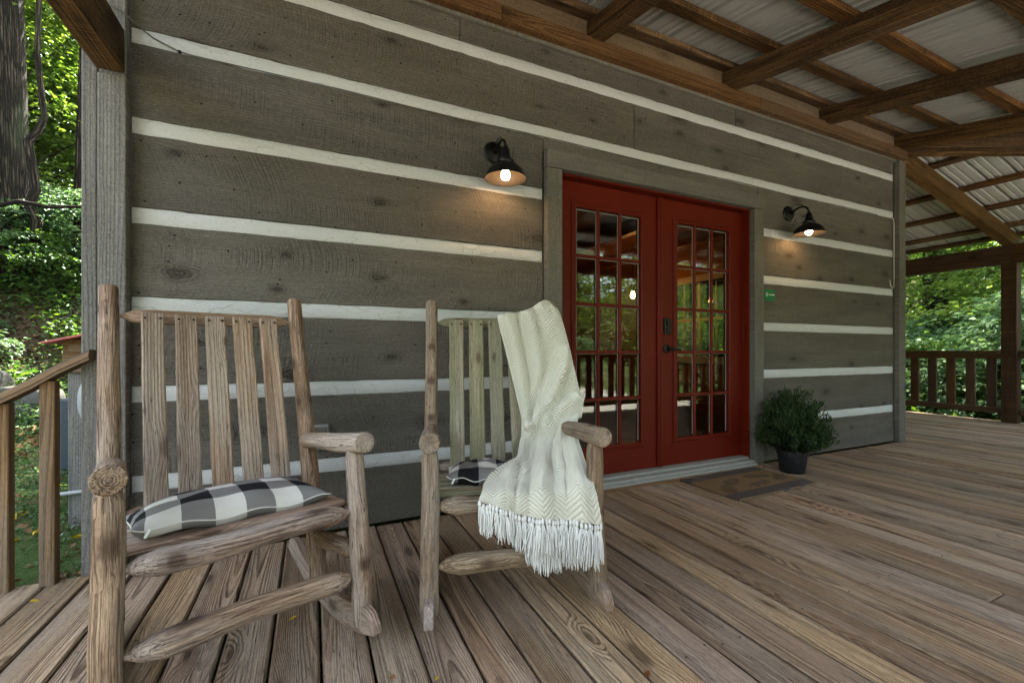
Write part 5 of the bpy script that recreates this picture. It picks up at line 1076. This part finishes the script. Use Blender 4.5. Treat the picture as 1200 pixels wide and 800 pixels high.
# utility bits beside the cabin
o = empty('utility_post', (-1.31, 3.55, -.12), 'weathered post carrying a little wooden box with red sloped roof', 'utility post')
m = MB(); m.box((0, 0, .45), (.075, .075, .98), 2, .004, n=4, jit=.001); m.build('post', M['post_grey'], o, angle=35)
m = MB(); m.box((.10, .04, 1.03), (.30, .22, .20), 0, .004); m.build('box', M['rail'], o, angle=35)
m = MB(); m.box((.13, -.075, 1.075), (.30, .012, .05), 0, .003); m.build('front_board', M['pale'], o, angle=35)
m = MB(); m.box((.11, .03, 1.165), (.46, .36, .014), 0, .003, Matrix.Rotation(-.26, 3, 'Y')); m.build('roof', M['redmetal'], o)
m = MB(); m.lathe([(0, -.09), (.05, -.088), (.088, -.06), (.098, 0), (.098, .03), (0, .03)], (.115, -.04, .76), 28, Matrix.Rotation(R(90), 3, 'X') @ Matrix.Diagonal((1, 1.9, -1))); m.build('meter_cover', M['grey_plastic'], o, smooth=True)
m = MB(); m.tube([(-.13, -.05, .20), (.1, -.05, .205), (.42, -.05, .21)], .012, 10); m.build('conduit', M['grey_plastic'], o, smooth=True)
o = empty('air_conditioner', (-1.6, 5.3, -.12), 'dark slate blue air conditioner box standing beside the cabin corner', 'air conditioner')
m = MB(); m.box((0, 0, .34), (.72, .68, .62), 2, .015); m.build('housing', M['slate'], o, angle=35)
m = MB()
for k in range(15): m.box((0, -.345, .1+k*.034), (.6, .014, .012), 0, .002)
for k in range(15): m.box((-.365, 0, .1+k*.034), (.014, .58, .012), 1, .002)
m.build('louvre', M['slate'], o)
m = MB(); m.lathe([(0, .655), (.28, .655), (.29, .66), (.29, .665), (0, .665)], (0, 0, 0), 36); m.build('fan_guard', M['black'], o)
m = MB(); m.box((0, 0, .01), (.85, .8, .06), 0, .01); m.build('base_pad', M['stone'], o)

# ------------------------------------------------------------------ trees
def crown_mesh(seed, H, R0, z0, nspray, nleaf, ls, mat, up=.32):
    r = np.random.default_rng(seed); Cc = []; Nn = []; Dd = []; Ll = []; Rr = []; tips = []
    for k in range(nspray):
        t = r.random(); z = z0+(H-z0)*t; prof = math.sin(math.pi*min(1, (t*.85+.15)))**.7
        a = r.uniform(0, 2*math.pi); rad = R0*prof*math.sqrt(r.uniform(.08, 1.0))
        c = np.array([rad*math.cos(a), rad*math.sin(a), z+r.normal(0, .1)]); tips.append(c)
        sr = r.uniform(.28, .62)*R0/2.4; n = int(nleaf*r.uniform(.6, 1.4))
        p = r.normal(0, 1, (n, 3))*np.array([sr, sr, sr*.22]); p[:, 2] -= .35*((p[:, 0]**2+p[:, 1]**2)/sr)*.4
        Cc.append(c+p); Nn.append(unit(np.array([.15*math.cos(a), .15*math.sin(a), 1.0])+r.normal(0, up, (n, 3))))
        Dd.append(unit(p*np.array([1, 1, .2])+np.array([math.cos(a), math.sin(a), -.2])*.25+r.normal(0, .25, (n, 3))*sr)); Ll.append(r.uniform(.7, 1.3, n)*ls)
        Rr.append(np.clip(r.normal(.5, .16)+r.normal(0, .18, n), 0, 1))
    V, T = leaf_arrays(np.concatenate(Cc), np.concatenate(Nn), np.concatenate(Dd), np.concatenate(Ll), np.concatenate(Ll)*.68)
    o = np_mesh('crown', V, tris=T, attrs={'rnd': np.repeat(np.concatenate(Rr), 4)}, mat=M[mat]); return o, tips
def make_tree(name, seed, H, R0, z0, rt, nspray, nleaf, ls, mat, label, cat, group, limb_every=3):
    o = empty(name, (0, 0, -50), label, cat, group)
    cr, tips = crown_mesh(seed, H, R0, z0, nspray, nleaf, ls, mat); cr.parent = o
    random.seed(seed); m = MB(); n = 12; tr = []
    for k in range(n+1):
        t = k/n; tr.append((.18*math.sin(t*4+seed)*t*H*.12, .18*math.cos(t*3+seed)*t*H*.12, -.3+(H*.94+.3)*t))
    m.tube(tr, [rt*(1.25 if k == 0 else 1)*(1-.85*k/n)+.008 for k in range(n+1)], 12, True, lump=.12)
    for c in tips[::limb_every]:
        zb = max(z0*.5, c[2]-.35*math.hypot(c[0], c[1])-.2); k = min(n, max(0, int((zb+.3)/(H*.94+.3)*n))); b = Vector(tr[k]); e = Vector(c)
        mid = (b+e)/2+Vector((0, 0, .12*(e-b).length)); rr = max(.008, rt*.28*(1-k/n))
        m.tube([b, b+(mid-b)*.5, mid, mid+(e-mid)*.55, e], [rr, rr*.8, rr*.55, rr*.35, .004], 6, False)
    m.build('trunk', M['bark'], o, smooth=True)
    return o
G1 = 'leafy trees of the surrounding wood'; G2 = 'undergrowth bushes in the wood'
TL = 'leafy green woodland tree standing among others of the surrounding wood'
kinds = [make_tree('woodland_tree', 31, 10, 3.0, 1.6, .16, 150, 105, .135, 'leaf', TL, 'tree', G1),
         make_tree('woodland_tree', 32, 8, 2.7, 1.0, .12, 130, 110, .125, 'leaf_y', TL, 'tree', G1),
         make_tree('woodland_tree', 33, 12, 3.3, 2.4, .2, 160, 105, .14, 'leaf_y', TL, 'tree', G1)]
BLb = 'low leafy bush among the undergrowth of the wood'
bushes = [make_tree('undergrowth_bush', 41, 1.7, 1.05, .25, .025, 62, 46, .10, 'leaf', BLb, 'bush', G2),
          make_tree('undergrowth_bush', 42, 2.3, 1.3, .3, .03, 80, 50, .115, 'leaf_b', BLb, 'bush', G2),
          make_tree('undergrowth_bush', 43, 1.2, .8, .1, .02, 46, 40, .085, 'cover', BLb, 'bush', G2)]
used = set(); random.seed(77)
def put(kind_list, k, x, y, sc=1.0, dz=-.05, label=None):
    p = kind_list[k]; key = p.name
    if key not in used: used.add(key); o = p
    else: o = copy_tree(p)
    o.location = (x, y, float(gz(x, y))+dz); o.rotation_euler = (0, 0, random.uniform(0, 6.28)); o.scale = (sc, sc, sc*random.uniform(.92, 1.08))
    if label: o['label'] = label
    return o
canopy = [make_tree('added_shade_tree', 35, 16, 4.8, 9.0, .28, 150, 110, .15, 'leaf', 'tall tree out of view, added to shade the wood below its crown', 'tree', 'unseen tall trees added for shade')]
for x, y in ((-7.6, 8.6), (-9.5, 12.5), (-2.0, 11.2), (14, 9.5)): put(canopy, 0, x, y)  # trees out of view, added for the shade they cast
T_left = [(-6.6, 14.6, 1), (-8.4, 17.5, 0), (-5.4, 17.4, 1), (-7.4, 20.5, 2), (-11, 16, 0), (-10.5, 21, 2), (-3.2, 19.5, 1), (-5.6, 23, 2), (-9, 25, 0), (-13, 19, 2), (-1.0, 24, 0), (-14, 12, 1), (-12.5, 26, 2), (-6.5, 28, 1), (2, 20, 2), (-17, 22, 0), (-3, 29, 2)]
T_right = [(15, 3.2, 1), (18.5, 8.8, 0), (17, -3, 1), (20, 3.0, 2), (23, 10, 0), (24, -2, 1), (15.5, 12, 2), (27, 5, 2), (21, 15, 1), (26, 14, 0), (13, 16, 0), (19, -9, 2), (30, 0, 0), (29, 10, 1), (16.5, 6.2, 1), (22.5, 6.3, 1)]
T_front = [(-8, -22, 0), (-2, -24, 1), (4, -22.5, 2), (9.5, -23.5, 1), (14, -22, 0), (19, -24, 2), (25, -22.5, 1), (31, -24, 0), (37, -22, 2), (1, -27, 0), (12, -27, 0), (22, -28, 1)]
for x, y, k in T_left+T_right+T_front: put(kinds, k, x, y, random.uniform(.85, 1.15))
B_left = [(-4.9, 11.3, 1), (-4.2, 11.7, 1), (-3.3, 11.4, 0), (-4.6, 10.9, 0), (-5.9, 11.2, 1), (-5.2, 12.3, 1), (-4.3, 12.6, 0), (-3.0, 12.4, 1), (-6.6, 11.8, 0), (-2.3, 11.4, 0), (-4.6, 9.0, 2), (-2.4, 9.6, 2), (-6.8, 9.6, 2), (-7.8, 11.5, 1), (-3.9, 13.6, 1), (-5.0, 13.8, 0), (-6.2, 13.4, 1), (-4.3, 14.2, 0), (-5.6, 10.6, 0), (-5.1, 9.9, 2)]
B_right = [(11.0, 1.4, 1), (11.3, 3.1, 1), (11.0, 4.6, 0), (12.4, 2.2, 1), (12.7, 4.2, 1), (12.3, 5.6, 1), (11.2, 6.2, 0), (13.8, 3.2, 1), (14, 5.4, 1), (13.4, 7.1, 1), (11.6, 7.8, 0), (10.6, 2.4, 2), (10.4, 3.9, 2), (10.5, 5.4, 2), (11.8, 0, 1), (11.2, -1.8, 0), (13.2, .8, 1), (12.8, -2.5, 1), (15, 1.6, 1), (15.6, 7.6, 1), (12.6, 9.4, 1), (14.6, 9.2, 0), (10.8, 9.5, 0), (16.5, 4.4, 1), (17.6, 5.8, 1)]
B_front = [(1, -13, 1), (5, -12.6, 0), (8.5, -12.4, 1), (12, -13.0, 1), (15.5, -12.2, 0), (19.5, -12.5, 1), (23.5, -13, 1), (-5, -13.5, 0)]
for x, y, k in B_left: put(bushes, k, x, y, random.uniform(.5, .72))
for x, y, k in B_right+B_front: put(bushes, k, x, y, random.uniform(.9, 1.2))
# the big trunk at the left and the one beyond the right railing
def big_tree(x, y, r, H, label, seed, lean=(0, 0)):
    o = empty('old_tree', (x, y, float(gz(x, y))-.2), label, 'tree'); m = MB(); random.seed(seed); n = 16
    m.tube([(lean[0]*k/n, lean[1]*k/n, H*k/n) for k in range(n+1)], [r*(1.45 if k == 0 else 1.12 if k == 1 else 1)*(1-.35*k/n) for k in range(n+1)], 40, True, lump=.07)
    m.build('trunk', M['bark'], o, smooth=True)
    cr, tips = crown_mesh(seed, H+4, 4.6, H*.58, 110, 90, .15, 'leaf'); cr.parent = o
    m = MB()
    for c in tips[::3]:
        b = Vector((lean[0]*.8, lean[1]*.8, H*random.uniform(.55, .98))); e = Vector(c); m.tube([b, (b+e)/2+Vector((0, 0, .4)), e], [.11, .07, .015], 8, False)
    m.build('limb', M['bark'], o, smooth=True); return o
big_tree(-5.42, 11.5, .50, 15, 'huge old tree with furrowed bark at the left edge of the photo', 51, (-.3, 0))
big_tree(17.2, 6.7, .28, 14, 'grey tree trunk rising beyond the right railing', 52)
m = MB(); random.seed(5)
m.tube([(-4.45, 10.9, 9.5), (-4.58, 10.9, 7.4), (-4.6, 10.9, 6.4), (-4.54, 10.9, 5.6), (-4.5, 10.9, 5.25), (-4.6, 10.9, 4.95), (-4.72, 10.9, 4.75), (-4.67, 10.9, 4.3), (-4.62, 10.9, 3.9), (-4.7, 10.9, 3.6), (-4.6, 10.9, 3.3), (-4.66, 10.9, 2.4)], [.035, .04, .042, .045, .05, .055, .07, .075, .07, .08, .075, .09], 12, True, lump=.15)
tag(m.build('hanging_vine', M['bark'], smooth=True), 'twisting woody vine hanging beside the huge old tree', 'vine')
m = MB(); m.tube([(-5.4, 10, 3.15), (-4.9, 9.95, 3.22), (-4.4, 9.9, 3.4), (-4.05, 9.9, 3.36), (-3.6, 9.9, 3.42), (-3.1, 9.9, 3.6)], [.04, .038, .035, .03, .026, .02], 9, True, lump=.12)
tag(m.build('bare_branch', M['bark'], smooth=True), 'bare crooked branch stretching sideways in front of the old tree', 'branch')
m = MB(); m.tube([(-4.42, 12, 2.2), (-4.44, 12, 4), (-4.38, 12, 6.5), (-4.3, 12, 9.5), (-4.35, 12, 11)], [.085, .075, .065, .05, .02], 12, True, lump=.1)
o = m.build('slender_tree', M['bark'], smooth=True); tag(o, 'slender dark tree trunk close to the grey corner boards', 'tree')
for i, (x, y) in enumerate(((-4.75, 9.0), (-4.62, 9.05))):
    m = MB(); z = float(gz(x, y)); m.tube([(x, y, z-.1), (x+.05*(1-2*i), y, z+.4), (x+.02, y, z+.8), (x+.12*(2*i-1), y, z+1.25)], [.022, .018, .014, .008], 8, True)
    tag(m.build('sapling_stem', M['bark'], smooth=True), ('pale left stem of the twin saplings on the bank', 'pale right stem of the twin saplings on the bank')[i], 'sapling')
m = MB(); m.tube([(14.2, 3.6, -.6), (14.2, 3.6, 1.2), (14.15, 3.55, 2.0), (14.2, 3.65, 2.7)], [.05, .045, .04, .02], 9)
m.tube([(14.16, 3.56, 1.9), (14.1, 3.2, 2.4), (14.0, 2.95, 2.9)], [.03, .02, .01], 7); m.tube([(14.16, 3.56, 1.75), (14.2, 4.0, 2.3), (14.2, 4.2, 2.9)], [.03, .02, .01], 7)
tag(m.build('forked_sapling', M['bark'], smooth=True), 'thin dark forked sapling in the bushes beyond the right railing', 'sapling')
# the wood behind it all, one mass
r = np.random.default_rng(61); n = 95000
a = r.uniform(0, 2*math.pi, n); rad = r.uniform(29, 40, n); cl = r.normal(0, 1, (n, 3))
nc = 1500; ca = r.uniform(0, 2*math.pi, nc); crd = r.uniform(30, 42, nc); cz = r.uniform(-1, 12, nc)*r.uniform(.6, 1.0, nc)
k = r.integers(0, nc, n); cx, cy = 3+crd[k]*np.cos(ca[k]), 2+crd[k]*np.sin(ca[k])
P_ = np.stack([cx, cy, np.maximum(gz(cx, cy), -2)+cz[k]], 1)+cl*np.array([1.5, 1.5, .75])
V, T = leaf_arrays(P_, unit(np.array([0, 0, 1.])+r.normal(0, .5, (n, 3))), r.normal(0, 1, (n, 3)), r.uniform(.25, .5, n), r.uniform(.2, .36, n))
tag(np_mesh('distant_wood', V, tris=T, attrs={'rnd': np.repeat(r.random(n), 4)}, mat=M['leaf_y']), kind='stuff')

# ------------------------------------------------------------------ sky, sun, camera
w = bpy.data.worlds.new('World'); S.world = w; w.use_nodes = True; nt = w.node_tree
bg = nt.nodes['Background']; sky = nt.nodes.new('ShaderNodeTexSky'); sky.sky_type = 'NISHITA'; sky.sun_disc = False
EL, AZ = SUN_EL, SUN_AZ
sky.sun_elevation = R(EL); sky.sun_rotation = R(AZ); sky.air_density = 1.0; sky.dust_density = 1.5
hs = nt.nodes.new('ShaderNodeHueSaturation'); hs.inputs['Saturation'].default_value = SKYSAT; nt.links.new(sky.outputs[0], hs.inputs['Color']); nt.links.new(hs.outputs[0], bg.inputs[0]); bg.inputs[1].default_value = SKY
sl = bpy.data.lights.new('sun', 'SUN'); sl.energy = SUN; sl.angle = R(.6); sl.color = (1, .95, .86)
so = bpy.data.objects.new('sun', sl); C.objects.link(so)
dv = Vector((math.cos(R(EL))*math.sin(R(AZ)), math.cos(R(EL))*math.cos(R(AZ)), math.sin(R(EL))))
so.rotation_euler = (-dv).to_track_quat('-Z', 'Y').to_euler(); so.location = dv*40
cd = bpy.data.cameras.new('camera'); cd.sensor_width = 36; cd.lens = 510/1200*36; cd.shift_y = 11/1200; cd.clip_start = .05; cd.clip_end = 500
co = bpy.data.objects.new('camera', cd); C.objects.link(co); co.location = (0, 0, .94); co.rotation_euler = (R(90), 0, R(-24.6)); S.camera = co
S.view_settings.view_transform = 'Standard'; S.view_settings.look = 'None'; S.view_settings.gamma = 1; S.view_settings.use_curve_mapping = False
S.view_settings.exposure = EXPO
S.render.engine = 'CYCLES'; cy = S.cycles
cy.use_denoising = True; cy.max_bounces = 10; cy.diffuse_bounces = 5; cy.glossy_bounces = 4; cy.transmission_bounces = 6; cy.transparent_max_bounces = 10
cy.sample_clamp_indirect = 4.0; cy.caustics_reflective = False; cy.caustics_refractive = False
